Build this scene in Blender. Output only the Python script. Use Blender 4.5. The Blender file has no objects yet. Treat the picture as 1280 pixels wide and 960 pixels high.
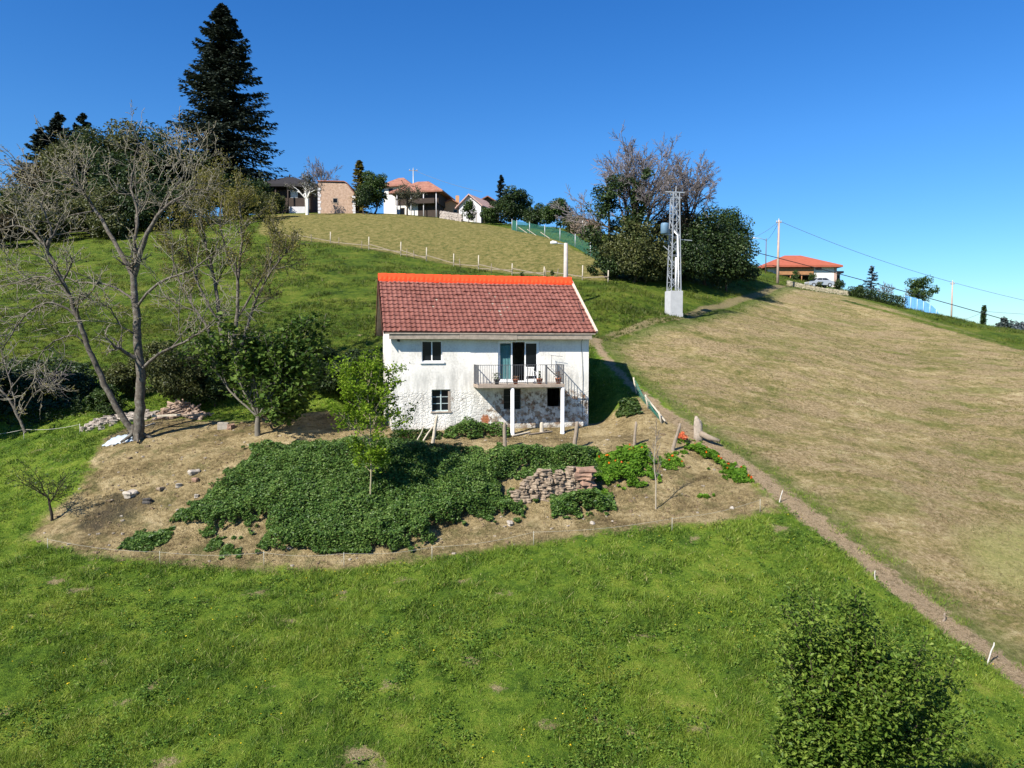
import bpy, math, random
import numpy as np
from mathutils import Vector, Matrix
R = math.radians
scene = bpy.context.scene
COL = scene.collection
F = 904.0
TH = math.atan(50.0 / F)
CT, ST = math.cos(TH), math.sin(TH)

# ------------------------------------------------------------------ camera, light
cam_d = bpy.data.cameras.new('camera')
cam_d.sensor_width = 36.0
cam_d.lens = F / 1280.0 * 36.0
cam_d.clip_start = 0.1
cam_d.clip_end = 6000
cam = bpy.data.objects.new('camera', cam_d)
COL.objects.link(cam)
cam.rotation_euler = (math.pi / 2 - TH, 0, 0)
scene.camera = cam

SUN_DIR = Vector((1.386, 1.50, -1.80)).normalized()          # the way the light travels
sun_d = bpy.data.lights.new('sun', 'SUN')
sun_d.energy = 5.0
sun_d.angle = R(0.5)
sun_d.color = (1.0, 0.945, 0.85)
sun = bpy.data.objects.new('sun', sun_d)
COL.objects.link(sun)
sun.rotation_euler = (-SUN_DIR).to_track_quat('Z', 'Y').to_euler()

world = bpy.data.worlds.new('World')
scene.world = world
world.use_nodes = True
wt = world.node_tree
bg = wt.nodes['Background']
sky = wt.nodes.new('ShaderNodeTexSky')
sky.sky_type = 'NISHITA'
sky.sun_disc = False
sky.sun_elevation = math.asin(-SUN_DIR.z)
sky.sun_rotation = math.atan2(-SUN_DIR.x, -SUN_DIR.y)
sky.altitude = 300
sky.air_density = 1.0
sky.dust_density = 0.0
sky.ozone_density = 2.0
hs = wt.nodes.new('ShaderNodeHueSaturation')
hs.inputs['Saturation'].default_value = 1.30
hs.inputs['Hue'].default_value = 0.5
hs.inputs['Value'].default_value = 1.0
wt.links.new(sky.outputs[0], hs.inputs['Color'])
# the air close to the horizon is less milky than the model's, and bluer
geo = wt.nodes.new('ShaderNodeTexCoord'); sp = wt.nodes.new('ShaderNodeSeparateXYZ')
wt.links.new(geo.outputs['Generated'], sp.inputs[0])
rp = wt.nodes.new('ShaderNodeValToRGB'); wt.links.new(sp.outputs[2], rp.inputs[0])
e = rp.color_ramp.elements
e[0].position = 0.0; e[0].color = (.50, .69, .90, 1); e[1].position = .52; e[1].color = (.46, .84, 1.22, 1)
q = e.new(.10); q.color = (.56, .84, 1.07, 1)
q = e.new(.26); q.color = (.62, .92, 1.20, 1)
ml = wt.nodes.new('ShaderNodeMix'); ml.data_type = 'RGBA'; ml.blend_type = 'MULTIPLY'; ml.inputs[0].default_value = 1
wt.links.new(hs.outputs[0], ml.inputs[6]); wt.links.new(rp.outputs[0], ml.inputs[7]); wt.links.new(ml.outputs[2], bg.inputs[0])
bg.inputs[1].default_value = 0.071
scene.view_settings.view_transform = 'Standard'
scene.view_settings.look = 'None'
scene.view_settings.exposure = 0.98
scene.view_settings.gamma = 1.0
scene.cycles.max_bounces = 6
scene.cycles.transparent_max_bounces = 6

# ------------------------------------------------------------------ pixels to points
def P(u, v, d):
    a = (u - 640.0) / F; b = (480.0 - v) / F
    s = d / (CT + b * ST)
    return (a * s, d, (-ST + b * CT) * s)

def pix(x, y, z):
    f = y * CT - z * ST; up = y * ST + z * CT
    return 640 + F * x / f, 480 - F * up / f

# ------------------------------------------------------------------ value noise
def _h(i, j, s):
    n = (i * 374761393 + j * 668265263 + s * 1442695041) & 0xFFFFFFFF
    n = ((n ^ (n >> 13)) * 1274126177) & 0xFFFFFFFF
    return ((n ^ (n >> 16)) & 0xFFFF) / 65535.0
def vnoise(x, y, s=0):
    x = np.asarray(x, float); y = np.asarray(y, float)
    i = np.floor(x).astype(np.int64); j = np.floor(y).astype(np.int64)
    fx = x - i; fy = y - j
    fx = fx * fx * (3 - 2 * fx); fy = fy * fy * (3 - 2 * fy)
    return ((_h(i, j, s) * (1 - fx) + _h(i + 1, j, s) * fx) * (1 - fy)
            + (_h(i, j + 1, s) * (1 - fx) + _h(i + 1, j + 1, s) * fx) * fy)
def fbm(x, y, s=0, o=3):
    t = 0; a = 1; n = 0
    for k in range(o):
        t = t + a * vnoise(x * 2 ** k, y * 2 ** k, s + k); n += a; a *= .5
    return t / n

# ------------------------------------------------------------------ terrain
CP = [(0,960,18),(320,960,17.3),(640,960,17.3),(960,960,17),(1280,960,17.4),
 (640,800,21.9),(300,820,21.5),(1000,800,21.9),(0,750,24.5),(640,730,25.4),(1000,700,26.4),
 (30,672,29.5),(180,697,28.2),(270,701,27.7),(350,705,27.3),(450,703,27.5),(540,692,28),(640,672,28.9),(740,657,29.5),(850,645,29.9),(960,635,30.3),
 (0,600,35),(0,548,41),(172,548,37),(100,600,33.5),(70,640,31.3),(220,600,33),(250,562,35.6),
 (330,562,35.2),(440,561,34.7),(540,563,34.4),(640,565,34.4),(720,565,34.6),(800,560,35),(850,562,35.3),
 (400,640,30.4),(520,640,30.6),(640,625,31.8),(740,620,32.0),(860,610,32.4),(300,640,30.7),
 (640,548,37.8),(720,541,38.9),(500,541,37.2),(420,535,38.5),(320,535,38.5),(250,525,40.5),
 (872,546,37.2),(830,520,39.6),(785,490,43.2),(757,458,48),(745,425,53),(800,405,58),(842,395,61.5),(900,379,73),(950,365,86),(972,356,102),
 (940,590,33.6),(1000,640,30.2),(1100,715,26.3),(1180,780,23.5),(1280,850,20.9),
 (900,420,57),(900,480,46.5),(1000,420,63),(1000,500,46),(1000,560,37.5),(1100,450,61),(1100,600,34),(1200,500,51),(1280,480,55),(1280,560,42.5),(1280,640,33.5),(1280,740,26.3),(1100,400,82),
 (1000,362,101),(1060,370,96),(1130,389,88),(1200,410,80),(1280,434,72),
 (1010,353,122),(1080,368,118),(1150,392,108),(1280,423,104),(1280,414,126),(1150,394,132),(1230,411,122),
 (1280,440,175),(1100,400,190),(1000,370,190),
 (440,440,53),(300,425,55),(200,410,60),(100,405,60),(0,405,60),(0,480,48),(100,480,48),(0,330,88),(100,312,96),(250,302,100),(330,330,84),(400,335,80),(440,312,95),(420,302,101),
 (340,268,138),(420,267,138),(500,268,140),(580,277,135),(640,287,124),(700,303,106),(740,326,90),(600,322,95),(620,343,83),(500,319,93),(740,353,73),(765,355,72),
 (745,395,60),(800,372,66),(830,393,63.5),(760,420,56),(550,430,52),(620,425,52),
 (850,352,77),(940,350,92),(0,300,110),(100,288,128),(250,272,145),(700,285,135),(800,300,130),(900,320,130)]
cp = [P(*c) for c in CP]
for x, y, z in ((0,-10,-13.8),(-40,-10,-13.5),(40,-10,-13),(-60,10,-10),(60,10,-8.5),(-120,40,-2),(-80,45,-2),(90,45,-4),(140,60,-8),
                (-160,120,18),(-240,300,20),(-60,240,29),(0,240,24),(60,260,10),(160,150,-3),(220,260,-16),(150,320,-10),(0,420,10),(-120,420,18),(-100,200,30),(-40,190,30),(10,190,22)):
    cp.append((x, y, z))
cp = np.array(cp)
SC = 40.0
def _k(r2):
    return 0.5 * r2 * np.log(r2 + 1e-9)
_xy = cp[:, :2] / SC
_n = len(cp)
_A = np.zeros((_n + 3, _n + 3))
_A[:_n, :_n] = _k(((_xy[:, None] - _xy[None]) ** 2).sum(-1)) + np.eye(_n) * 2e-4
_A[:_n, _n] = 1; _A[:_n, _n + 1:] = _xy
_A[_n, :_n] = 1; _A[_n + 1:, :_n] = _xy.T
_w = np.linalg.solve(_A, np.concatenate([cp[:, 2], np.zeros(3)]))
# the farmhouse frame (front left corner, depth axis turned 13 degrees to the left)
HA = R(13.0); HC, HS_ = math.cos(HA), math.sin(HA)
HX, HY = P(490, 532, 37.5)[0], 37.5
HW, HD = 10.76, 8.4
HZ = -5.0                                                         # foot of the farmhouse
def hloc(x, y):
    dx = x - HX; dy = y - HY
    return dx * HC + dy * HS_, -dx * HS_ + dy * HC
def hworld(lx, ly, z=0.0):
    return (HX + lx * HC - ly * HS_, HY + lx * HS_ + ly * HC, z)
def sstep(a, b, x):
    t = np.clip((x - a) / (b - a), 0, 1); return t * t * (3 - 2 * t)
def zt(x, y):
    x = np.atleast_1d(np.asarray(x, float)); y = np.atleast_1d(np.asarray(y, float))
    out = np.empty(x.shape)
    for s in range(0, len(x), 20000):
        q = np.stack([x[s:s + 20000], y[s:s + 20000]], -1) / SC
        K = _k(((q[:, None] - _xy[None]) ** 2).sum(-1))
        out[s:s + 20000] = K @ _w[:_n] + _w[_n] + q @ _w[_n + 1:]
    lx, ly = hloc(x, y)
    dx = np.maximum(np.maximum(-1.2 - lx, lx - (HW + .5)), 0)
    dy = np.maximum(np.maximum(-2.0 - ly, ly - (HD + .6)), 0)
    dd = np.sqrt(dx * dx + dy * dy)
    pad = -4.55 - 0.32 * sstep(.0, -2.0, ly)
    k = sstep(2.3, 0.0, dd)
    out = out * (1 - k) + pad * k
    far = np.sqrt(x * x + y * y)
    out = out * sstep(900, 420, far) + -12 * (1 - sstep(900, 420, far))
    near = sstep(140, 50, far)
    return out + near * ((fbm(x * .45, y * .45, 3) - .5) * .22 * sstep(0, 1.5, dd) + (fbm(x * 1.7, y * 1.7, 9) - .5) * .10)
def z1(x, y):
    return float(zt([x], [y])[0])
_D = np.concatenate([np.arange(10, 60, .15), np.arange(60, 200, .5)])
def rg(u, v, d=None):
    """where the ray through pixel (u, v) meets the ground"""
    if d is not None:
        x, y, z = P(u, v, d); return np.array([x, y, z1(x, y)])
    a = P(u, v, 1.0)
    zz = zt(a[0] * _D, _D) - a[2] * _D
    i = np.argmax(zz > 0)
    if not (zz > 0).any(): i = len(_D) - 1
    dd = _D[i]
    if i > 0 and zz[i] > 0:
        dd = _D[i - 1] + (_D[i] - _D[i - 1]) * (-zz[i - 1]) / (zz[i] - zz[i - 1])
    x, y = a[0] * dd, dd
    return np.array([x, y, z1(x, y)])
def at(u, d):
    """a point on the ground at depth d in column u"""
    x = (u - 640.0) / F * d
    for _ in range(4):
        z = z1(x, d); x = (u - 640.0) / F * (d * CT - z * ST)
    return np.array([x, d, z1(x, d)])
def poly(pts):
    return np.array([rg(*p)[:2] for p in pts])
def sdist(x, y, pg, closed=True):
    """signed distance in metres: positive inside the polygon"""
    n = len(pg); best = np.full(x.shape, 1e9); ins = np.zeros(x.shape, bool)
    for i in range(n if closed else n - 1):
        a = pg[i]; b = pg[(i + 1) % n]; e = b - a
        t = np.clip(((x - a[0]) * e[0] + (y - a[1]) * e[1]) / (e @ e + 1e-12), 0, 1)
        best = np.minimum(best, (x - a[0] - t * e[0]) ** 2 + (y - a[1] - t * e[1]) ** 2)
        if closed:
            c = ((a[1] > y) != (b[1] > y)) & (x < (b[0] - a[0]) * (y - a[1]) / (b[1] - a[1] + 1e-12) + a[0])
            ins ^= c
    best = np.sqrt(best)
    return np.where(ins, best, -best)

PG_MOWN = poly([(748,428),(775,462),(805,488),(835,512),(880,545),(945,588),(1005,637),(1105,712),(1285,848),(1420,960,17.2),(1700,700,30),(1600,480,62),(1280,433,72),(1200,410,80),(1130,389,88),(1060,370,96),(1000,362,101),(965,364),(900,388),(842,402),(800,412)])
PG_TRACK = poly([(1420,960,17.2),(1285,850),(1180,778),(1100,714),(1005,640),(945,592),(880,550),(838,520),(800,490),(770,462),(750,436),(744,424)])
PG_PATH = poly([(735,430),(770,418),(800,407),(842,398),(880,387),(925,374),(955,366),(975,358),(990,356)])
PG_YARD = poly([(128,550),(190,522),(300,528),(420,515),(480,528),(735,530),(770,512),(800,497),(840,520),(880,550),(975,636),(900,652),(760,664),(650,680),(540,696),(430,710),(330,710),(190,702),(100,690),(32,672),(66,640),(108,600)])
PG_UPPER = poly([(330,270,136),(420,266,140),(500,264,142),(580,275,137),(640,285,126),(700,301,108),(745,324,92),(768,352,74),(735,352,74),(690,351,78),(640,345,83),(600,338,86),(540,326,90),(500,318,93),(440,307,97),(375,297,101),(320,292,106)])
PG_SCORCH = poly([(85,662),(110,636),(150,612),(190,618),(200,632),(160,648),(135,668),(100,672)])
PG_STRIP = poly([(1060,378,90),(1130,393,85),(1200,414,78),(1290,441,70)])
PG_BEND = poly([(1290,640),(1190,660),(1200,710),(1290,760),(1400,760,28),(1400,620,36)])
# ------------------------------------------------------------------ node helper
class NT:
    def __init__(s, name):
        s.m = bpy.data.materials.new(name); s.m.use_nodes = True
        s.t = s.m.node_tree; s.t.nodes.clear()
        s.out = s.t.nodes.new('ShaderNodeOutputMaterial')
    def n(s, typ, **kw):
        nd = s.t.nodes.new('ShaderNode' + typ)
        for k, v in kw.items(): setattr(nd, k, v)
        return nd
    def set(s, sock, v):
        if hasattr(v, 'is_output'): s.t.links.new(v, sock)
        elif isinstance(v, (tuple, list)) and len(v) == 3 and sock.type == 'RGBA': sock.default_value = (*v, 1)
        else: sock.default_value = v
    def pos(s):
        return s.n('NewGeometry').outputs['Position']
    def obj(s):
        return s.n('TexCoord').outputs['Object']
    def attr(s, name):
        return s.n('Attribute', attribute_name=name).outputs['Fac']
    def noise(s, vec, scale, detail=4, rough=.55, dist=0.0):
        nd = s.n('TexNoise'); s.set(nd.inputs['Vector'], vec)
        nd.inputs['Scale'].default_value = scale; nd.inputs['Detail'].default_value = detail
        nd.inputs['Roughness'].default_value = rough; nd.inputs['Distortion'].default_value = dist
        return nd.outputs['Fac']
    def voro(s, vec, scale, feature='F1', out='Distance', rnd=1.0):
        nd = s.n('TexVoronoi', feature=feature); s.set(nd.inputs['Vector'], vec)
        nd.inputs['Scale'].default_value = scale; nd.inputs['Randomness'].default_value = rnd
        return nd.outputs[out]
    def map(s, vec, scale=(1,1,1), rot=(0,0,0), loc=(0,0,0)):
        nd = s.n('Mapping'); s.set(nd.inputs['Vector'], vec)
        nd.inputs['Scale'].default_value = scale; nd.inputs['Rotation'].default_value = rot; nd.inputs['Location'].default_value = loc
        return nd.outputs[0]
    def math(s, op, a, b=0.0, c=0.0, clamp=False):
        nd = s.n('Math', operation=op, use_clamp=clamp)
        s.set(nd.inputs[0], a); s.set(nd.inputs[1], b); s.set(nd.inputs[2], c)
        return nd.outputs[0]
    def rng(s, v, a, b, c=0.0, d=1.0, smooth=False):
        nd = s.n('MapRange'); nd.clamp = True
        if smooth: nd.interpolation_type = 'SMOOTHSTEP'
        s.set(nd.inputs['Value'], v)
        for k, x in zip(('From Min','From Max','To Min','To Max'), (a,b,c,d)): s.set(nd.inputs[k], x)
        return nd.outputs['Result']
    def ramp(s, v, stops):
        nd = s.n('ValToRGB'); s.set(nd.inputs[0], v)
        e = nd.color_ramp.elements
        while len(e) < len(stops): e.new(.5)
        for q, (p, c) in zip(e, stops): q.position = p; q.color = (*c, 1)
        return nd.outputs[0]
    def mix(s, f, a, b, mode='MIX'):
        nd = s.n('Mix', data_type='RGBA', blend_type=mode)
        s.set(nd.inputs[0], f); s.set(nd.inputs[6], a); s.set(nd.inputs[7], b)
        return nd.outputs[2]
    def sep(s, vec):
        nd = s.n('SeparateXYZ'); s.set(nd.inputs[0], vec); return nd.outputs
    def bump(s, h, strength=.5, dist=.05, normal=None):
        nd = s.n('Bump'); s.set(nd.inputs['Height'], h)
        nd.inputs['Strength'].default_value = strength; nd.inputs['Distance'].default_value = dist
        if normal is not None: s.set(nd.inputs['Normal'], normal)
        return nd.outputs[0]
    def bsdf(s, col, rough=.8, normal=None, spec=.3, metal=0.0, **kw):
        nd = s.n('BsdfPrincipled')
        s.set(nd.inputs['Base Color'], col); s.set(nd.inputs['Roughness'], rough)
        s.set(nd.inputs['Specular IOR Level'], spec); s.set(nd.inputs['Metallic'], metal)
        if normal is not None: s.set(nd.inputs['Normal'], normal)
        for k, v in kw.items(): s.set(nd.inputs[k], v)
        return nd.outputs[0]
    def done(s, sh):
        s.t.links.new(sh, s.out.inputs['Surface']); return s.m

_mats = {}
def plain(name, col, rough=.75, var=.25, scale=3.0, bump=.3, spec=.3, metal=0.0, bd=.02, col2=None):
    """a colour broken up by two noises"""
    if name in _mats: return _mats[name]
    t = NT(name); o = t.obj()
    a = t.noise(o, scale, 6, .6); b = t.noise(o, scale * 7, 3, .6)
    f = t.math('ADD', t.math('MULTIPLY', a, .65), t.math('MULTIPLY', b, .35))
    lo = tuple(c * (1 - var) for c in col)
    hi = col2 if col2 else tuple(min(1, c * (1 + var)) for c in col)
    c = t.ramp(f, [(.3, lo), (.5, col), (.72, hi)])
    nb = t.bump(b, bump, bd)
    _mats[name] = t.done(t.bsdf(c, rough, nb, spec, metal))
    return _mats[name]

def leafmat(name, dark, mid, light, trans=.35, rough=.5, spec=.3, scale=.6):
    """leaves: clump-scale and leaf-scale colour, some light passing through"""
    if name in _mats: return _mats[name]
    t = NT(name); p = t.pos()
    a = t.noise(p, scale, 3, .6); rnd = t.attr('tint')
    f = t.math('ADD', t.math('MULTIPLY', a, .5), t.math('MULTIPLY', rnd, .5))
    c = t.ramp(f, [(.22, dark), (.5, mid), (.8, light)])
    b = t.bsdf(c, rough, None, spec)
    tr = t.n('BsdfTranslucent'); t.set(tr.inputs[0], t.mix(.35, c, light))
    mx = t.n('MixShader'); mx.inputs[0].default_value = trans
    t.t.links.new(b, mx.inputs[1]); t.t.links.new(tr.outputs[0], mx.inputs[2])
    _mats[name] = t.done(mx.outputs[0])
    return _mats[name]

def grass_colour(t, p):
    a = t.noise(p, .28, 3, .6); b = t.noise(t.map(p, (1, 1, .3)), 1.5, 4, .62); c = t.noise(p, 9, 5, .7)
    f = t.math('ADD', t.math('ADD', t.math('MULTIPLY', a, .34), t.math('MULTIPLY', b, .38)), t.math('MULTIPLY', c, .28))
    col = t.ramp(f, [(.37, (.030,.064,.010)), (.44, (.068,.128,.014)), (.50, (.124,.198,.021)), (.57, (.190,.245,.032)), (.67, (.30,.28,.08))])
    return col, b, c

def ground_material():
    t = NT('hillside_grass_and_soil'); p = t.pos()
    lush, nb_, nc_ = grass_colour(t, p)
    straw = t.rng(t.noise(p, 1.1, 5, .7), .66, .74)
    straw2 = t.rng(t.noise(p, .22, 2, .5), .40, .60)
    lush = t.mix(t.math('MULTIPLY', t.math('MULTIPLY', straw, straw2), .8), lush, (.26, .20, .10))
    # grass colour darkened behind the house to dim the sun-facing slope
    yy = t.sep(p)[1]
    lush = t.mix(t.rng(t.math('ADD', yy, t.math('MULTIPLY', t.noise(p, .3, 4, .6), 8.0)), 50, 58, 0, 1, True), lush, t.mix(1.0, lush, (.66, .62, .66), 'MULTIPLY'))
    # mown hay field
    pr = t.map(p, (.28, .62, .5), (0, 0, R(-14)))
    s1 = t.noise(pr, 1.0, 5, .65, .4); s2 = t.noise(t.map(p, (1.0, 1.0, 1), (0, 0, R(-10))), 1.3, 8, .75); s3 = t.noise(p, .085, 3, .6)
    s4 = t.noise(p, 5.5, 7, .80)
    f = t.math('ADD', t.math('ADD', t.math('MULTIPLY', s1, .20), t.math('MULTIPLY', s2, .30)), t.math('ADD', t.math('MULTIPLY', s3, .14), t.math('MULTIPLY', s4, .36)))
    mown = t.ramp(f, [(.40, (.085,.105,.026)), (.455, (.165,.155,.048)), (.495, (.275,.220,.090)), (.530, (.39,.30,.15)), (.59, (.54,.45,.25))])
    gz = t.rng(t.math('ADD', t.math('MULTIPLY', t.noise(t.map(p, (.5, 1.1, 1), (0, 0, R(-16))), .34, 7, .72, .3), .80), t.math('MULTIPLY', s4, .20)), .48, .58, 0, .62, True)
    mown = t.mix(gz, mown, t.ramp(s4, [(.34, (.055,.075,.018)), (.50, (.155,.170,.042)), (.66, (.30,.27,.09))]))
    rz = t.rng(t.noise(t.map(p, (.5, 1.2, 1), (0, 0, R(-12)), (7, 3, 0)), .42, 7, .74, .3), .46, .57, 0, .85, True)
    mown = t.mix(rz, mown, t.ramp(s4, [(.34, (.14,.095,.048)), (.50, (.33,.245,.130)), (.66, (.56,.44,.27))]))
    edge = t.rng(t.math('ADD', t.attr('sd_mown'), t.math('MULTIPLY', s2, 2.2)), 1.2, 3.4, 1.0, 0.0, True)
    mown = t.mix(t.math('MULTIPLY', edge, .85), mown, t.ramp(s4, [(.35, (.05,.092,.016)), (.65, (.15,.18,.040))]))
    bend = t.rng(t.math('ADD', t.attr('sd_bend'), t.math('MULTIPLY', s2, 2.0)), .4, 2.4, 0, 1, True)
    mown = t.mix(t.math('MULTIPLY', bend, .75), mown, t.ramp(s4, [(.36, (.23,.24,.07)), (.64, (.44,.40,.16))]))
    # upper meadow below the village
    u1 = t.noise(t.map(p, (1.0, .55, .6), (0, 0, R(8))), 1.5, 8, .74)
    upper = t.ramp(t.math('ADD', t.math('MULTIPLY', u1, .62), t.math('MULTIPLY', s4, .38)), [(.40, (.075,.088,.022)), (.47, (.140,.132,.038)), (.53, (.215,.180,.062)), (.62, (.29,.24,.10))])
    # trodden soil, hay and dry grass of the yard and the bank
    y1 = t.noise(p, .55, 4, .6); y2 = t.noise(p, 4.5, 6, .72); y3 = t.noise(p, 22, 4, .7)
    yf = t.math('ADD', t.math('MULTIPLY', y1, .4), t.math('ADD', t.math('MULTIPLY', y2, .35), t.math('MULTIPLY', y3, .25)))
    yard = t.ramp(yf, [(.38, (.070,.050,.024)), (.44, (.18,.135,.064)), (.50, (.32,.245,.120)), (.56, (.44,.345,.185)), (.66, (.56,.46,.28))])
    ygreen = t.rng(t.noise(p, .9, 5, .7), .50, .66)
    yard = t.mix(t.math('MULTIPLY', t.math('MULTIPLY', ygreen, .75), t.rng(t.attr('sd_terr'), .0, -1.6)), yard, t.ramp(y3, [(.35, (.05,.06,.018)), (.65, (.14,.14,.045))]))
    sc = t.rng(t.math('ADD', t.attr('sd_scorch'), t.math('MULTIPLY', t.math('SUBTRACT', t.noise(p, 1.8, 5, .7), .5), 3.2)), -.3, .9, 0, .8, True)
    yard = t.mix(sc, yard, t.ramp(y3, [(.35, (.030,.026,.020)), (.65, (.11,.088,.06))]))
    # track
    trk = t.ramp(y3, [(.3, (.17,.12,.065)), (.5, (.37,.275,.165)), (.7, (.55,.43,.28))])
    trk = t.mix(t.rng(y2, .50, .64, 0, .75), trk, t.ramp(y3, [(.35, (.09,.075,.03)), (.65, (.20,.15,.085))]))
    wob = t.math('MULTIPLY', t.math('SUBTRACT', t.noise(p, 1.3, 4, .65), .5), 2.0)
    wob2 = t.math('MULTIPLY', t.math('SUBTRACT', t.noise(p, 2.4, 5, .7), .5), 1.3)
    def m(attr, amp, a, b):
        return t.rng(t.math('ADD', t.attr(attr), t.math('MULTIPLY', wob, amp)), a, b, 0, 1, True)
    bare = t.rng(t.math('ADD', t.attr('sd_bare'), t.math('MULTIPLY', t.math('SUBTRACT', t.noise(p, 3.2, 6, .75), .5), 1.9)), -.05, .25, 0, .9, True)
    lush = t.mix(bare, lush, t.ramp(y3, [(.32, (.12,.09,.045)), (.5, (.30,.235,.125)), (.68, (.46,.38,.23))]))
    col = t.mix(m('sd_upper', 1.0, -.3, .8), lush, upper)
    col = t.mix(m('sd_mown', .5, -.1, .5), col, mown)
    col = t.mix(m('sd_strip', 1.0, -1.2, -.2), col, lush)
    col = t.mix(m('sd_yard', .9, -.35, .35), col, yard)
    tk = t.rng(t.math('ADD', t.attr('sd_track'), t.math('MULTIPLY', wob2, .95)), -.78, -.45, 0, 1, True)
    col = t.mix(tk, col, trk)
    tk2 = t.rng(t.math('ADD', t.attr('sd_path'), t.math('MULTIPLY', wob2, .8)), -.75, -.3, 0, .75, True)
    col = t.mix(tk2, col, t.mix(.35, trk, (.14, .12, .05)))
    h = t.math('ADD', t.math('MULTIPLY', nb_, .5), t.math('ADD', t.math('MULTIPLY', s4, .6), t.math('MULTIPLY', y3, .35)))
    nb = t.bump(h, 1.0, .22)
    return t.done(t.bsdf(col, .95, nb, .08))

def grass_material():
    t = NT('grass_blades'); p = t.pos()
    col, b, c = grass_colour(t, p)
    tint = t.attr('tint')
    col = t.mix(t.rng(tint, .0, 1.0, 0.0, .65), col, t.ramp(tint, [(.0, (.045,.105,.013)), (.3, (.115,.215,.020)), (.55, (.220,.335,.034)), (.84, (.38,.43,.075)), (.93, (.60,.51,.25))]))
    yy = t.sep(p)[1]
    col = t.mix(t.rng(t.math('ADD', yy, t.math('MULTIPLY', t.noise(p, .3, 4, .6), 8.0)), 50, 58, 0, 1, True), col, t.mix(1.0, col, (.50, .46, .50), 'MULTIPLY'))  # same colour dimming for the blades on the sun-facing slope
    d = t.bsdf(col, .55, None, .25)
    tr = t.n('BsdfTranslucent'); t.set(tr.inputs[0], col)
    mx = t.n('MixShader'); mx.inputs[0].default_value = .4
    t.t.links.new(d, mx.inputs[1]); t.t.links.new(tr.outputs[0], mx.inputs[2])
    return t.done(mx.outputs[0])

def wall_material():
    t = NT('weathered_whitewash'); o = t.obj(); z = t.sep(o)[2]; x = t.sep(o)[0]
    big = t.noise(t.map(o, (1, 1, .45)), .8, 5, .65); fine = t.noise(o, 9, 5, .65); grime = t.noise(t.map(o, (2.2, 2.2, .35)), 1.2, 5, .7)
    low = t.rng(t.math('ADD', z, t.math('MULTIPLY', big, .5)), 2.95, 2.55, 0, 1, True)
    wo = t.n('VectorMath', operation='ADD'); t.set(wo.inputs[0], o); wn_ = t.n('TexNoise'); t.set(wn_.inputs['Vector'], o); wn_.inputs['Scale'].default_value = 5; wsc = t.n('VectorMath', operation='SCALE'); t.set(wsc.inputs[0], wn_.outputs['Color']); wsc.inputs['Scale'].default_value = .22; t.set(wo.inputs[1], wsc.outputs[0]); o2 = wo.outputs[0]
    stone_e = t.voro(t.map(o2, (1, 1, 1.5)), 4.6, 'DISTANCE_TO_EDGE'); stone_c = t.voro(t.map(o2, (1, 1, 1.5)), 4.6, 'F1', 'Color')
    white = t.ramp(t.math('ADD', t.math('MULTIPLY', big, .6), t.math('MULTIPLY', fine, .4)), [(.36, (.50,.475,.43)), (.47, (.68,.65,.59)), (.58, (.79,.765,.70))])
    band = t.rng(z, 3.9, 3.1, 0, 1, True)
    white = t.mix(t.math('MULTIPLY', t.math('MULTIPLY', t.rng(grime, .40, .62), band), .7), white, (.38, .37, .34))
    st = t.ramp(t.sep(stone_c)[0], [(.1, (.14,.10,.07)), (.4, (.25,.20,.15)), (.7, (.36,.29,.21)), (.95, (.24,.13,.08))])
    st = t.mix(t.rng(stone_e, .0, .06, 1, 0), st, (.30, .26, .20))
    pn = t.noise(o, 2.6, 6, .72)
    # plaster has come off more under the balcony and at the right corner
    ub = t.math('MULTIPLY', t.rng(x, 4.6, 5.6, 0, 1, True), t.rng(x, 12.0, 9.6, .55, 1))
    ub = t.math('MULTIPLY', ub, low)
    th = t.math('ADD', t.math('ADD', pn, t.math('MULTIPLY', ub, .13)), .012)
    bare = t.math('MULTIPLY', t.rng(th, .60, .68), low)
    dx = t.math('SUBTRACT', x, 4.95); dz = t.math('SUBTRACT', z, .95)
    spot = t.math('ADD', t.math('MULTIPLY', t.math('MULTIPLY', dx, dx), 9.0), t.math('MULTIPLY', t.math('MULTIPLY', dz, dz), 7.0))
    spot = t.rng(t.math('ADD', spot, t.math('MULTIPLY', fine, 1.6)), 1.5, 1.1)
    pits = t.math('MULTIPLY', t.rng(t.noise(o, 6.5, 4, .65), .57, .66), t.math('MULTIPLY', low, .75))
    col = t.mix(pits, white, (.40, .35, .29))
    col = t.mix(bare, col, st)
    col = t.mix(spot, col, (.34, .13, .06))
    foot = t.rng(t.math('ADD', z, t.math('MULTIPLY', pn, .5)), 1.0, .55, 0, .6, True)
    col = t.mix(foot, col, t.mix(.5, st, (.2, .19, .13)))
    h = t.math('ADD', t.math('MULTIPLY', t.math('MULTIPLY', t.rng(stone_e, 0, .16), low), .38), t.math('ADD', t.math('MULTIPLY', fine, .3), t.math('MULTIPLY', big, .5)))
    return t.done(t.bsdf(col, .9, t.bump(h, .8, .05), .15))

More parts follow.
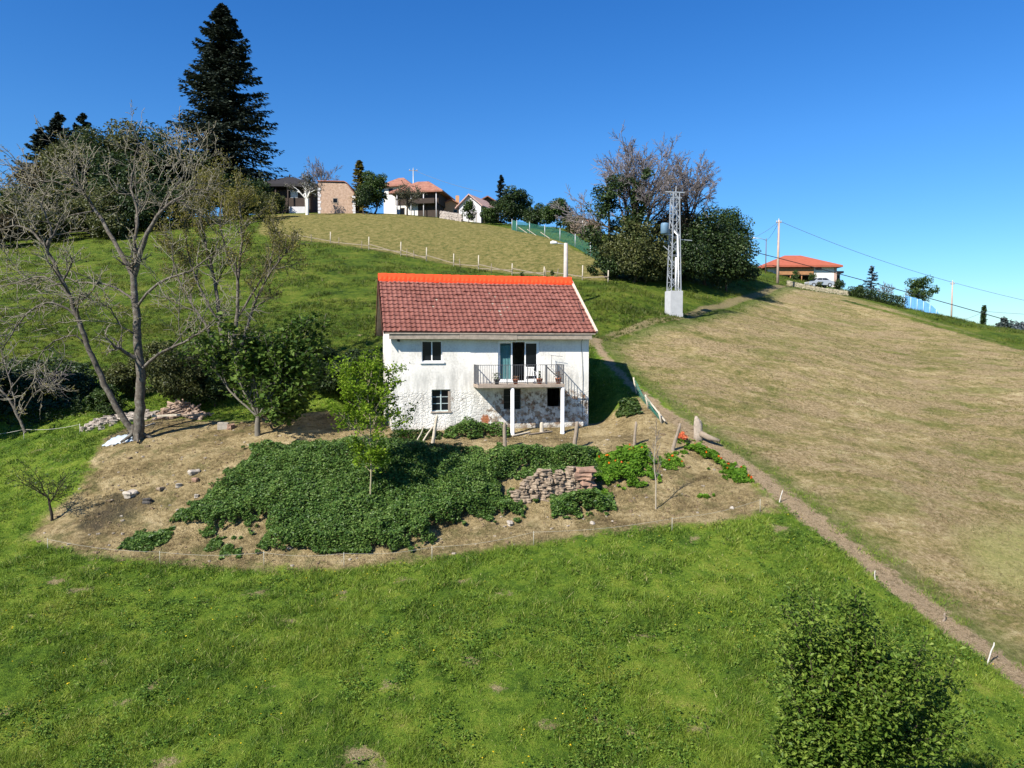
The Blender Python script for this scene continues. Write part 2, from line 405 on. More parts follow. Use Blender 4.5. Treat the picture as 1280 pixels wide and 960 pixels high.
def roof_material():
    t = NT('weathered_pink_tiles'); o = t.obj()
    q = t.sep(o)
    cell = t.n('CombineXYZ'); t.set(cell.inputs[0], t.math('FLOOR', t.math('MULTIPLY', q[0], 3.85))); t.set(cell.inputs[1], t.math('FLOOR', t.math('MULTIPLY', q[1], 3.25)))
    wn = t.n('TexWhiteNoise'); t.set(wn.inputs['Vector'], cell.outputs[0])
    a = t.noise(o, .7, 5, .65); b = t.noise(o, 14, 4, .65)
    f = t.math('ADD', t.math('MULTIPLY', wn.outputs['Value'], .25), t.math('ADD', t.math('MULTIPLY', a, .45), t.math('MULTIPLY', b, .30)))
    col = t.ramp(f, [(.28, (.140,.052,.038)), (.48, (.188,.072,.054)), (.62, (.218,.088,.067)), (.8, (.265,.125,.095))])
    col = t.mix(t.rng(t.noise(o, 2.2, 6, .75), .60, .74, 0, .55), col, (.20, .17, .14))
    return t.done(t.bsdf(col, .75, t.bump(b, .3, .01), .25))
# ------------------------------------------------------------------ mesh builders
class MB:
    def __init__(s): s.v = []; s.f = []; s.smooth = []
    def quad(s, *p):
        n = len(s.v); s.v += [tuple(map(float, q)) for q in p]; s.f.append(tuple(range(n, n + len(p)))); s.smooth.append(False)
    def box(s, a, b, rot=0.0, c=None):
        (x0, y0, z0), (x1, y1, z1_) = a, b
        vs = [(x0,y0,z0),(x1,y0,z0),(x1,y1,z0),(x0,y1,z0),(x0,y0,z1_),(x1,y0,z1_),(x1,y1,z1_),(x0,y1,z1_)]
        if rot:
            cx, cy = c if c else ((x0+x1)/2, (y0+y1)/2); k, q = math.cos(rot), math.sin(rot)
            vs = [(cx+(x-cx)*k-(y-cy)*q, cy+(x-cx)*q+(y-cy)*k, z) for x, y, z in vs]
        n = len(s.v); s.v += vs
        for f in ((3,2,1,0),(4,5,6,7),(0,1,5,4),(1,2,6,5),(2,3,7,6),(3,0,4,7)): s.f.append(tuple(n+i for i in f)); s.smooth.append(False)
    def bar(s, a, b, w, h=None, up=(0,0,1)):
        """a square bar between two points"""
        h = h or w; a = Vector(a); b = Vector(b); d = (b - a).normalized(); u = Vector(up)
        if abs(d.dot(u)) > .98: u = Vector((1, 0, 0))
        x = d.cross(u).normalized() * w / 2; y = x.cross(d).normalized() * h / 2
        n = len(s.v)
        for p in (a, b):
            for i, j in ((-1,-1),(1,-1),(1,1),(-1,1)): s.v.append(tuple(p + x*i + y*j))
        for f in ((0,1,5,4),(1,2,6,5),(2,3,7,6),(3,0,4,7),(3,2,1,0),(4,5,6,7)): s.f.append(tuple(n+i for i in f)); s.smooth.append(False)
    def tube(s, pts, rad, sides=6, cap=True, jit=0.0, rng=None):
        pts = [Vector(p) for p in pts]; m = len(pts)
        if not hasattr(rad, '__len__'): rad = [rad] * m
        n = len(s.v); ref = None
        for i, p in enumerate(pts):
            d = (pts[min(i+1, m-1)] - pts[max(i-1, 0)])
            d = d.normalized() if d.length > 1e-9 else Vector((0,0,1))
            if ref is None: ref = Vector((1,0,0)) if abs(d.x) < .9 else Vector((0,1,0))
            x = (ref - d * ref.dot(d)).normalized(); y = d.cross(x); ref = x
            for k in range(sides):
                a = 2*math.pi*k/sides; r = rad[i] * (1 + (rng.uniform(-jit, jit) if rng else 0))
                s.v.append(tuple(p + x*(math.cos(a)*r) + y*(math.sin(a)*r)))
        for i in range(m-1):
            for k in range(sides):
                a = n+i*sides+k; b = n+i*sides+(k+1)%sides
                s.f.append((a, b, b+sides, a+sides)); s.smooth.append(True)
        if cap:
            s.f.append(tuple(n+k for k in reversed(range(sides)))); s.smooth.append(False)
            s.f.append(tuple(n+(m-1)*sides+k for k in range(sides))); s.smooth.append(False)
    def lathe(s, prof, c=(0,0,0), sides=16):
        n = len(s.v)
        for r, z in prof:
            for k in range(sides):
                a = 2*math.pi*k/sides; s.v.append((c[0]+r*math.cos(a), c[1]+r*math.sin(a), c[2]+z))
        for i in range(len(prof)-1):
            for k in range(sides):
                a = n+i*sides+k; b = n+i*sides+(k+1)%sides
                s.f.append((a, b, b+sides, a+sides)); s.smooth.append(True)
        s.f.append(tuple(n+k for k in reversed(range(sides)))); s.smooth.append(False)
        s.f.append(tuple(n+(len(prof)-1)*sides+k for k in range(sides))); s.smooth.append(False)
    def rock(s, c, r, rng, sq=(1,1,.7), boxy=.0):
        """a rough stone: a subdivided cube pushed about"""
        n = len(s.v); G = 3; idx = {}
        ph = [rng.uniform(0, 6) for _ in range(6)]
        ang = rng.uniform(0, 6.3); ca, sa = math.cos(ang), math.sin(ang)
        def vert(i, j, k):
            if (i,j,k) in idx: return idx[(i,j,k)]
            q = Vector((i/G*2-1, j/G*2-1, k/G*2-1)); u = q.normalized()
            q = u.lerp(q, .35 + boxy)
            w = 1 + .16*math.sin(3*u.x+ph[0]) + .13*math.sin(4*u.y+ph[1]) + .12*math.sin(5*u.z+ph[2]) + rng.uniform(-.06,.06)
            q = Vector((q.x*sq[0], q.y*sq[1], q.z*sq[2]))*w*r
            s.v.append((c[0]+q.x*ca-q.y*sa, c[1]+q.x*sa+q.y*ca, c[2]+q.z)); idx[(i,j,k)] = len(s.v)-1
            return idx[(i,j,k)]
        for ax in range(3):
            for side in (0, G):
                for a in range(G):
                    for b in range(G):
                        def mk(p, q):
                            t = [0,0,0]; t[ax] = side; t[(ax+1)%3] = p; t[(ax+2)%3] = q; return vert(*t)
                        f = (mk(a,b), mk(a+1,b), mk(a+1,b+1), mk(a,b+1))
                        s.f.append(f if side else f[::-1]); s.smooth.append(False)
    def build(s, name, m, parent=None, loc=None, bevel=0.0):
        me = bpy.data.meshes.new(name); me.from_pydata(s.v, [], s.f); me.update()
        me.polygons.foreach_set('use_smooth', s.smooth)
        me.materials.append(m)
        o = bpy.data.objects.new(name, me); COL.objects.link(o)
        if parent: o.parent = parent
        if loc is not None: o.location = loc
        if bevel:
            b = o.modifiers.new('bevel', 'BEVEL'); b.width = bevel; b.segments = 2; b.limit_method = 'ANGLE'
        return o
    def shift(s, d):
        s.v = [(x-d[0], y-d[1], z-d[2]) for x, y, z in s.v]; return s

def np_obj(name, V, Fq, m, parent=None, attrs=None, smooth=False):
    """one mesh from arrays: V (n,3), faces (m,k)"""
    me = bpy.data.meshes.new(name); k = Fq.shape[1]
    me.vertices.add(len(V)); me.vertices.foreach_set('co', np.ascontiguousarray(V, np.float32).ravel())
    me.loops.add(Fq.size); me.loops.foreach_set('vertex_index', np.ascontiguousarray(Fq, np.int32).ravel())
    me.polygons.add(len(Fq)); me.polygons.foreach_set('loop_start', np.arange(0, Fq.size, k, dtype=np.int32))
    me.polygons.foreach_set('use_smooth', np.full(len(Fq), smooth))
    for nm, a in (attrs or {}).items():
        at_ = me.attributes.new(nm, 'FLOAT', 'POINT'); at_.data.foreach_set('value', np.ascontiguousarray(a, np.float32))
    me.update(calc_edges=True); me.validate()
    me.materials.append(m)
    o = bpy.data.objects.new(name, me); COL.objects.link(o)
    if parent: o.parent = parent
    return o

def tag(o, label, cat, group=None):
    o['label'] = label; o['category'] = cat
    if group: o['group'] = group
    return o
def thing(name, label, cat, loc=(0,0,0), rz=0.0, group=None):
    o = bpy.data.objects.new(name, None); COL.objects.link(o); o.empty_display_size = .2
    o.location = loc; o.rotation_euler = (0, 0, rz)
    return tag(o, label, cat, group)

# ------------------------------------------------------------------ leaves, blades
def leaves(C, size, seed, aspect=1.6, up=.35, droop=0.0, var=.35, outward=None):
    """folded diamond leaves at the points C; returns V, F, tint"""
    r = np.random.default_rng(seed); n = len(C)
    nrm = r.normal(size=(n, 3)); nrm /= np.linalg.norm(nrm, axis=1, keepdims=True)
    nrm[:, 2] = np.abs(nrm[:, 2])
    nrm = nrm * (1 - up) + np.array([0, 0, 1.0]) * up
    if outward is not None: nrm = nrm * .55 + outward * .45
    nrm /= np.linalg.norm(nrm, axis=1, keepdims=True) + 1e-9
    t = r.normal(size=(n, 3)); t[:, 2] -= droop
    t -= nrm * (t * nrm).sum(1, keepdims=True); t /= np.linalg.norm(t, axis=1, keepdims=True) + 1e-9
    b = np.cross(nrm, t)
    s = (size * (1 + r.uniform(-var, var, n)))[:, None] if np.isscalar(size) else (size * (1 + r.uniform(-var, var, n)))[:, None]
    w = s / aspect * .5
    V = np.stack([C - t*s*.5, C + b*w + nrm*w*.35, C + t*s*.5 - nrm*s*.12, C - b*w + nrm*w*.35], 1).reshape(-1, 3)
    Fq = np.arange(4*n).reshape(n, 4)
    tint = np.repeat(r.uniform(0, 1, n), 4)
    return V, Fq, tint

def leaf_obj(name, C, size, m, seed, parent=None, **kw):
    org = np.array(parent.location) if parent else np.zeros(3)
    V, Fq, tint = leaves(np.asarray(C), size, seed, **kw)
    return np_obj(name, V - org, Fq, m, parent, {'tint': tint})

def blades(X, Y, Z, H, Wd, per, seed, lean=.6, spread=.12):
    r = np.random.default_rng(seed); n = len(X) * per
    x = np.repeat(X, per) + r.normal(0, spread, n); y = np.repeat(Y, per) + r.normal(0, spread, n); z = np.repeat(Z, per)
    h = np.repeat(H, per) * r.uniform(.5, 1.25, n); w = np.repeat(Wd, per) * r.uniform(.6, 1.3, n)
    a = r.uniform(0, 2*np.pi, n); la = r.uniform(0, 2*np.pi, n); ln = np.abs(r.normal(0, lean, n)) * h
    dx = np.cos(a)*w*.5; dy = np.sin(a)*w*.5
    tx = x + np.cos(la)*ln; ty = y + np.sin(la)*ln
    V = np.empty((n, 3, 3))
    V[:, 0] = np.stack([x-dx, y-dy, z-.02], -1); V[:, 1] = np.stack([x+dx, y+dy, z-.02], -1); V[:, 2] = np.stack([tx, ty, z+h], -1)
    tint = np.repeat(np.clip(np.repeat(r.uniform(0, 1, len(X)), per)*.5 + r.uniform(0, 1, n)*.5, 0, 1), 3)
    return V.reshape(-1, 3), np.arange(3*n).reshape(n, 3), tint

# ------------------------------------------------------------------ the ground
GROUND = ground_material()
ang = np.radians(np.concatenate([np.arange(-66, -44, 1.0), np.arange(-44, 44, .17), np.arange(44, 67, 1.0)]))
rad = [5.0]
while rad[-1] < 1500:
    rr = rad[-1]; rad.append(rr + (max(.10, rr*.0058) if rr < 160 else rr*.03))
rad = np.array(rad)
AA, RR = np.meshgrid(ang, rad, indexing='ij')
gx = (np.sin(AA)*RR).ravel(); gy = (np.cos(AA)*RR).ravel()
gz = zt(gx, gy)
na, nr = AA.shape
ii = np.arange(na*nr).reshape(na, nr)
GF = np.stack([ii[:-1, :-1], ii[1:, :-1], ii[1:, 1:], ii[:-1, 1:]], -1).reshape(-1, 4)
sd = {'sd_mown': sdist(gx, gy, PG_MOWN), 'sd_track': sdist(gx, gy, PG_TRACK, False), 'sd_path': sdist(gx, gy, PG_PATH, False),
      'sd_yard': sdist(gx, gy, PG_YARD), 'sd_upper': sdist(gx, gy, PG_UPPER), 'sd_strip': sdist(gx, gy, PG_STRIP, False), 'sd_bend': sdist(gx, gy, PG_BEND), 'sd_scorch': sdist(gx, gy, PG_SCORCH)}
sd['sd_track'] = sd['sd_track']-.34*sstep(37, 44, gy)
def bare_sd(x, y):
    s = np.full(np.shape(x), -3.0)
    for cx, cy, r in BARE_SPOTS: s = np.maximum(s, r-np.hypot((x-cx)*.8, (y-cy)))
    return s
_rb = np.random.default_rng(19); BARE_SPOTS = []
for u_, v_, r_s in ((450,945,.42),(478,958,.25),(72,726,.35),(98,738,.30),(108,736,.2),(322,742,.28),(205,955,.3),(190,856,.2),(690,905,.2),(745,900,.22),(975,660,.3),(1010,795,.15),(620,858,.2),(1130,955,.3),(38,770,.2),(575,727,.25),(505,725,.2),(868,672,.2),(330,640,.1),(430,740,.2)):
    q_ = rg(u_, v_); BARE_SPOTS.append((q_[0], q_[1], r_s))
for k_ in range(90):
    d_ = 15*(60/15)**_rb.random(); BARE_SPOTS.append((_rb.uniform(-.8,.8)*d_, d_, _rb.uniform(.03,.16)*(1+d_/40)))
sd['sd_bare'] = bare_sd(gx, gy)
_lx, _ly = hloc(gx, gy)
sd['sd_terr'] = np.minimum(gy - 34.9, 3.0) * (gx > -13) + -3.0 * (gx <= -13)
GV = np.stack([gx, gy, gz], -1)
# vertex normals of the whole sheet, so that the sheets cut from it meet without a seam
_p = GV.reshape(na, nr, 3); _du = np.gradient(_p, axis=0); _dv = np.gradient(_p, axis=1)
GN = np.cross(_dv, _du); GN /= np.linalg.norm(GN, axis=-1, keepdims=True); GN *= np.sign(GN[..., 2:3]); GN = GN.reshape(-1, 3)
fc = lambda a: a[GF].mean(1)
kind = np.zeros(len(GF), int)
kind[fc(sd['sd_mown']) > 0.2] = 1; kind[fc(sd['sd_upper']) > .2] = 2; kind[fc(sd['sd_yard']) > 0] = 3; kind[fc(sd['sd_track']) > -.5] = 4
kind[(fc(sd['sd_path']) > -.6) & (kind != 4)] = 5
for k, nm in enumerate(('grass_slope', 'mown_field', 'upper_meadow', 'yard_soil', 'dirt_track', 'grassy_path')):
    fs = GF[kind == k]; used = np.unique(fs); rem = np.full(len(GV), -1); rem[used] = np.arange(len(used))
    g = np_obj(nm, GV[used], rem[fs], GROUND, None, {q: a[used] for q, a in sd.items()}, True)
    g.data.normals_split_custom_set_from_vertices(GN[used].tolist())
    g['kind'] = 'structure'
# ------------------------------------------------------------------ the farmhouse
def fac(u, v):
    """pixel on the front wall -> house x and height"""
    k = P(u, v, 1.0)
    lx = (k[0]*HY - HX) / (HC - k[0]*HS_)
    d = HY + lx*HS_
    return lx, k[2]*d - HZ
M_wall = wall_material(); M_roof = roof_material()
M_orange = plain('fresh_orange_ridge_paint', (.88, .062, .012), .5, .18, 4, .2)
M_wood = plain('grey_weathered_wood', (.30, .25, .20), .85, .35, 5, .5)
M_barge = plain('dark_red_barge_board', (.10, .030, .022), .8, .3)
M_pvc = plain('white_window_plastic', (.80, .80, .79), .4, .04)
M_glass = plain('dark_window_glass', (.008, .010, .013), .12, .2, 1, 0, .18)
M_oldframe = plain('old_blue_grey_window_paint', (.42, .50, .50), .7, .2)
M_conc = plain('rough_grey_concrete', (.34, .31, .27), .9, .3, 4, .6)
M_slab = plain('stained_balcony_concrete', (.30, .24, .19), .9, .4, 3, .6)
M_steel = plain('grey_painted_railing', (.10, .10, .105), .6, .15)
M_colw = plain('pale_grey_column_paint', (.66, .66, .66), .6, .08)
M_curt = plain('teal_curtain', (.10, .24, .25), .9, .25)
M_terra = plain('terracotta_pot', (.42, .15, .075), .8, .2)
M_black = plain('black_iron', (.02, .02, .02), .6, .2)
M_verge = plain('cream_verge_mortar', (.50, .42, .34), .9, .2)
M_plaster = plain('darkened_inner_plaster', (.10, .09, .08), .9, .2)  # darkness of the unlit rooms is put into this plaster colour

house = thing('farmhouse', 'white two storey stone farmhouse with pink tiled roof and bright orange ridge', 'house', (HX, HY, HZ), HA)
ZT = 5.41; EZ, RZ = 5.62, 8.82; RY = HD/2; EY = -.5
SL = (RZ - EZ) / (RY - EY)
a0, c0 = fac(527, 426); b0, d0 = fac(553, 452)
op_win = (a0, d0, b0, c0)
a0, c0 = fac(539.5, 487); b0, d0 = fac(563.5, 514)
op_low = (a0, d0, b0, c0)
a0, c0 = fac(622.5, 426); b0, d0 = fac(674, 477)
op_door = (a0, d0, b0, c0)
a0, c0 = fac(629.5, 486); b0, d0 = fac(651, 511.5)
op_mid = (a0, d0, b0, c0)
a0, c0 = fac(684, 485); b0, d0 = fac(701.5, 508)
op_r = (a0, d0, b0, c0)
ops = [op_win, op_low, op_door, op_mid, op_r]
w = MB()
xs = sorted({0, HW, *[o[0] for o in ops], *[o[2] for o in ops]}); zs = sorted({-.8, ZT, *[o[1] for o in ops], *[o[3] for o in ops]})
for i in range(len(xs)-1):
    for j in range(len(zs)-1):
        cx, cz = (xs[i]+xs[i+1])/2, (zs[j]+zs[j+1])/2
        if any(o[0] < cx < o[2] and o[1] < cz < o[3] for o in ops): continue
        w.quad((xs[i],0,zs[j]), (xs[i+1],0,zs[j]), (xs[i+1],0,zs[j+1]), (xs[i],0,zs[j+1]))
for x0, z0, x1, z1_ in ops:
    D = .42
    w.quad((x0,0,z0),(x1,0,z0),(x1,D,z0),(x0,D,z0)); w.quad((x0,D,z1_),(x1,D,z1_),(x1,0,z1_),(x0,0,z1_))
    w.quad((x0,0,z1_),(x0,0,z0),(x0,D,z0),(x0,D,z1_)); w.quad((x1,0,z0),(x1,0,z1_),(x1,D,z1_),(x1,D,z0))
for x in (0, HW):
    q = [(x,0,-.8),(x,0,ZT),(x,0,ZT+.3),(x,RY,RZ-.25),(x,HD,ZT+.3),(x,HD,-.8)]
    w.quad(*(q if x == 0 else q[::-1]))
w.quad((HW,HD,-.8),(0,HD,-.8),(0,HD,ZT+.3),(HW,HD,ZT+.3))
wall = w.build('wall', M_wall, house)
fl = MB(); fl.box((.1,.45,2.6),(HW-.1,HD-.1,2.95)); fl.build('floor_slab', M_plaster, house)
# roof: one sheet per slope of lapped wave tiles
def tiles(side):
    x0, x1 = -.42, 11.0; nc, nrow, sub = 44, 15, 7
    L = math.hypot(RY-EY, RZ-EZ)
    X = np.linspace(x0, x1, nc*sub+1); ph = (X-x0)/(x1-x0)*nc
    wv = np.where(ph % 1 < .62, np.sin(np.clip((ph % 1)/.62, 0, 1)*np.pi)*.030, -.006)
    S, Lf = [0.0], [-.03]
    for k in range(nrow):
        S += [k*L/nrow, (k+1)*L/nrow - .002]; Lf += [.055, .012]
    S = np.array(S); Lf = np.array(Lf)
    r = np.random.default_rng(4)
    XX, SS = np.meshgrid(X, S, indexing='ij')
    col = np.floor(ph - 1e-6).clip(0, nc-1).astype(int)
    jit = r.normal(0, .010, (nc, nrow+1))[col][:, np.concatenate([[0], np.repeat(np.arange(nrow), 2)])]
    sag = -.05*np.sin((XX-x0)/(x1-x0)*np.pi)*(.4+.6*np.sin(SS/L*np.pi)) + .012*np.sin(XX*1.7)
    H = wv[:, None] + 1.15*Lf[None] + jit + sag
    H[:, 0] = Lf[0] + sag[:, 0]
    c, s = (RY-EY)/L, (RZ-EZ)/L
    y = EY + SS*c - H*s; z = EZ + SS*s + H*c
    if side: y = HD - y
    V = np.stack([XX, y, z], -1).reshape(-1, 3); n1 = len(S)
    ix = np.arange(len(V)).reshape(len(X), n1)
    Fq = np.stack([ix[:-1,:-1], ix[1:,:-1], ix[1:,1:], ix[:-1,1:]], -1).reshape(-1, 4)
    return V, (Fq if not side else Fq[:, ::-1])
V1, F1 = tiles(0); V2, F2 = tiles(1)
roof = np_obj('roof', np.concatenate([V1, V2]), np.concatenate([F1, F2 + len(V1)]), M_roof, house)
dk = MB()
for sgn in (0, 1):
    f = (lambda y: y) if not sgn else (lambda y: HD-y)
    q = [(-.40,f(EY+.02),EZ-.05),(10.97,f(EY+.02),EZ-.05),(10.97,f(RY),RZ-.06),(-.40,f(RY),RZ-.06)]
    q2 = [(x,y,z-.06) for x, y, z in q]
    dk.quad(*q2[::-1]); dk.quad(*q)
    for i in range(4): dk.quad(q2[i], q2[(i+1) % 4], q[(i+1) % 4], q[i])
dk.build('roof_deck', M_wood, roof)
rc = MB()   # ridge cap with scalloped skirts over the top tile row
nseg = 88
for sgn in (1, -1):
    for i in range(nseg):
        xa = -.45 + i*11.50/nseg; xb = xa + 11.50/nseg
        pr = []
        for x, k in ((xa, i), (xb, i+1)):
            lift = .025*(1 if k % 2 else -.4)
            sg = -.02*math.sin((x+.42)/11.4*math.pi) + .022*((k % 4)/3 if k != i+1 or (i+1) % 4 else 1.0) - .01
            pr.append([(x, RY, RZ+.22+sg), (x, RY-sgn*.12, RZ+.17+sg), (x, RY-sgn*.20, RZ+.04+sg), (x, RY-sgn*.46, RZ-.46*SL+.135+lift*1.5+sg), (x, RY-sgn*.47, RZ-.47*SL+.04+sg)])
        for j in range(4):
            q = (pr[0][j+1], pr[1][j+1], pr[1][j], pr[0][j]); rc.quad(*(q if sgn > 0 else q[::-1]))
for x in (-.45, 11.05):
    rc.quad((x,RY-.46,RZ-.46*SL+.04),(x,RY+.46,RZ-.46*SL+.04),(x,RY,RZ+.22))
rc.build('ridge_cap', M_orange, roof)
for f in ((lambda y: y), (lambda y: HD-y)):
    vg = MB(); vg.bar((11.04,f(EY),EZ+.02),(11.04,f(RY-.1),RZ-.05),.13,.16); vg.build('verge', M_verge, roof)
bb = MB()
for f in ((lambda y: y), (lambda y: HD-y)):
    bb.quad((-.47,f(EY-.05),EZ-.20),(-.47,f(RY),RZ-.55),(-.47,f(RY),RZ+.10),(-.47,f(EY-.05),EZ+.04))
    bb.quad((-.43,f(EY-.05),EZ-.20),(-.43,f(EY-.05),EZ+.04),(-.43,f(RY),RZ+.10),(-.43,f(RY),RZ-.55))
    bb.quad((-.47,f(EY-.05),EZ-.20),(-.47,f(EY-.05),EZ+.04),(-.43,f(EY-.05),EZ+.04),(-.43,f(EY-.05),EZ-.20))
bb.build('barge_board', M_barge, roof)
be = MB()
rr = random.Random(2)
for x0, x1 in ((-.12, 3.5), (3.5, 6.6), (6.6, 10.8)):
    be.bar((x0, -.36+rr.uniform(-.02,.02), ZT-.02), (x1-.01, -.36, ZT-.03+rr.uniform(-.02,.02)), .17, .27)
be.build('eaves_beam', M_wood, house)
so = MB(); so.quad((-.1,0,ZT-.0),(HW,0,ZT-.0),(HW,-.3,ZT+.02),(-.1,-.3,ZT+.02)); so.build('soffit', M_wood, house)

def window(o, cols, rows, mat, fw, y, name='window', sill=True, glass=M_glass, part=None):
    x0, z0, x1, z1_ = o; f = MB()
    f.box((x0,y,z0),(x0+fw,y+.07,z1_)); f.box((x1-fw,y,z0),(x1,y+.07,z1_)); f.box((x0+fw,y,z1_-fw),(x1-fw,y+.07,z1_)); f.box((x0+fw,y,z0),(x1-fw,y+.07,z0+fw))
    cwid = (x1-x0-2*fw)/cols
    for i in range(1, cols):
        f.box((x0+fw+i*cwid-fw*.6,y+.002,z0+fw),(x0+fw+i*cwid+fw*.6,y+.068,z1_-fw))
    for j in range(1, rows):
        zz = z0+fw+(z1_-z0-2*fw)*j/rows
        f.box((x0+fw,y+.012,zz-.016),(x1-fw,y+.055,zz+.016))
    fr = f.build(name, mat, house, bevel=.004)
    g = MB(); g.box((x0+fw*.9,y+.03,z0+fw*.9),(x1-fw*.9,y+.036,z1_-fw*.9)); g.build('pane', glass, fr)
    return fr
wn = window(op_win, 2, 1, M_pvc, .05, .10); wn['label'] = 'white plastic two pane window upstairs'
s = MB(); s.box((op_win[0]-.10,-.07,op_win[1]-.10),(op_win[2]+.10,.10,op_win[1]-.004)); s.build('sill', M_pvc, wn, bevel=.01)
wn = window(op_low, 2, 3, M_oldframe, .05, .17); wn['label'] = 'old lower window with six small panes and pale blue bars'
s = MB(); s.box((op_low[0]-.05,-.04,op_low[1]-.09),(op_low[2]+.05,.17,op_low[1]-.004)); s.box((op_low[2]-.14,.0,op_low[1]),(op_low[2]-.004,.03,op_low[3]-.1)); s.build('sill', M_wood, wn, bevel=.01)
wn = window(op_mid, 2, 3, plain('dark_shutter_wood', (.05,.045,.04), .8), .05, .14); wn['label'] = 'dark lower window behind the column'
# the three part balcony door, the middle leaf slid open
x0, z0, x1, z1_ = op_door; th = (x1-x0)/3
door = MB()
y = .05
door.box((x0,y,z0),(x0+.07,y+.12,z1_)); door.box((x1-.07,y,z0),(x1,y+.12,z1_)); door.box((x0+.07,y,z1_-.07),(x1-.07,y+.12,z1_)); door.box((x0+.07,y,z0),(x1-.07,y+.12,z0+.06))
dfr = door.build('balcony_door', M_pvc, house, bevel=.005)
for i in (0, 2):
    a = x0+.07+(0 if i == 0 else th*2-.10); b = a + th - .02
    lf = MB()
    for q in (((a,y+.03,z0+.06),(a+.06,y+.09,z1_-.07)), ((b-.08,y+.03,z0+.06),(b,y+.09,z1_-.07)), ((a+.06,y+.03,z1_-.14),(b-.08,y+.09,z1_-.07)), ((a+.06,y+.03,z0+.06),(b-.08,y+.09,z0+.15))): lf.box(*q)
    l_ = lf.build('door_leaf', M_pvc, dfr, bevel=.004)
for i in (0, 2):
    a = x0+.07+(0 if i == 0 else th*2-.10); b = a + th - .02
    g = MB(); g.box((a+.055,y+.055,z0+.14),(b-.075,y+.061,z1_-.13))
    if i == 2: g.build('pane', M_glass, dfr)
cu = MB(); nn = 40
for i in range(nn):
    a = x0+.12+i*(th-.08)/nn; b = a+(th-.08)/nn
    ya = y+.16+.03*math.sin(i*1.3); yb = y+.16+.03*math.sin((i+1)*1.3)
    cu.quad((a,ya,z0+.1),(b,yb,z0+.1),(b,yb,z1_-.3),(a,ya,z1_-.1))
cu.build('curtain', M_curt, dfr)
# balcony
bx0, bx1, bd = fac(597, 480)[0]-.25, 0, 1.3
k = P(705.5, 480, 1.0)   # front edge: solve house x at y = -bd
def fx(u, ly):
    k = P(u, 480, 1.0)[0]
    return (k*(HY + ly*HC) - HX + ly*HS_) / (HC - k*HS_)
bx0, bx1 = fx(597, -bd), fx(706, -bd)
FZ = op_door[1] - .07
sl = MB(); sl.box((bx0,-bd,FZ-.17),(bx1,-.002,FZ))
bal = sl.build('balcony', M_slab, house, bevel=.02)
rl = MB(); TR = FZ+1.02
ins = .05
def post(x, y_, wd=.045): rl.bar((x,y_,FZ),(x,y_,TR),wd)
for x in (bx0+ins, bx0+(bx1-bx0)*.335, bx0+(bx1-bx0)*.57, bx1-ins): post(x, -bd+ins)
post(bx1-1.0, -bd+ins, .09)
for x in (bx0+ins, bx1-ins): post(x, -.05)
for zz, tk in ((TR, .045), (FZ+.10, .03)):
    rl.bar((bx0+ins,-bd+ins,zz),(bx1-ins,-bd+ins,zz),tk,.03)
    for x in (bx0+ins, bx1-ins): rl.bar((x,-bd+ins+.02,zz),(x,-.01,zz),tk,.03)
n = 40
for i in range(1, n):
    x = bx0+ins+(bx1-bx0-2*ins)*i/n
    rl.bar((x,-bd+ins,FZ+.11),(x,-bd+ins,TR-.01),.016)
for i in range(1, 11):
    yy = -bd+ins+(bd-.06)*i/11
    for x in (bx0+ins, bx1-ins): rl.bar((x,yy,FZ+.11),(x,yy,TR-.01),.016)
rl.bar((bx1-.95,-bd+ins+.06,TR-.12),(bx1-.18,-bd+ins+.06,FZ+.2),.05)
rl.build('railing', M_steel, bal)
cz = []
for u, vb in ((640.6, 549), (703.3, 541)):
    x = fx(u, -bd+.12); p = hworld(x, -bd+.12); g = z1(p[0], p[1]) - HZ
    c = MB(); c.lathe([(.125,g-.1),(.125,g+.06),(.10,g+.07),(.098,FZ-.17)], (x,-bd+.12,0), 18); c.build('column', M_colw, house)
    cz.append((pix(p[0], p[1], g+HZ), vb))
print('column feet', cz)
# lamp bracket, aerial and cable on the wall
x, zz = fac(498, 426)
l_ = MB(); l_.bar((x,0,zz+.1),(x,-.16,zz+.12),.03); l_.lathe([(.03,.0),(.075,-.05),(.075,-.15),(.03,-.17)], (x,-.17,zz+.12), 10); l_.build('wall_lamp', M_black, house)
x, zz = fac(688, 447)
ae = MB(); ae.tube([(x,0,zz-.5),(x,-.22,zz-.5),(x,-.22,zz+.15)], .014, 6); ae.tube([(x-.05,-.22,zz+.12),(x+.62,-.25,zz+.06)], .010, 5)
for i in range(7): ae.tube([(x+.02+i*.09,-.22-.15,zz+.12-i*.008),(x+.02+i*.09,-.22+.13,zz+.12-i*.008)], .006, 4)
ae.build('aerial', M_steel, house)
cb = MB(); cb.tube([(10.45,-.5,EZ+.05),(10.3,-.06,ZT-.3),(10.42,-.03,3.2),(10.40,-.03,1.0)], .012, 5); cb.tube([(10.3,-.25,ZT+.1),(10.6,.5,EZ+.85),(10.75,2.0,EZ+1.85)], .015, 5); cb.build('cable', M_black, house)

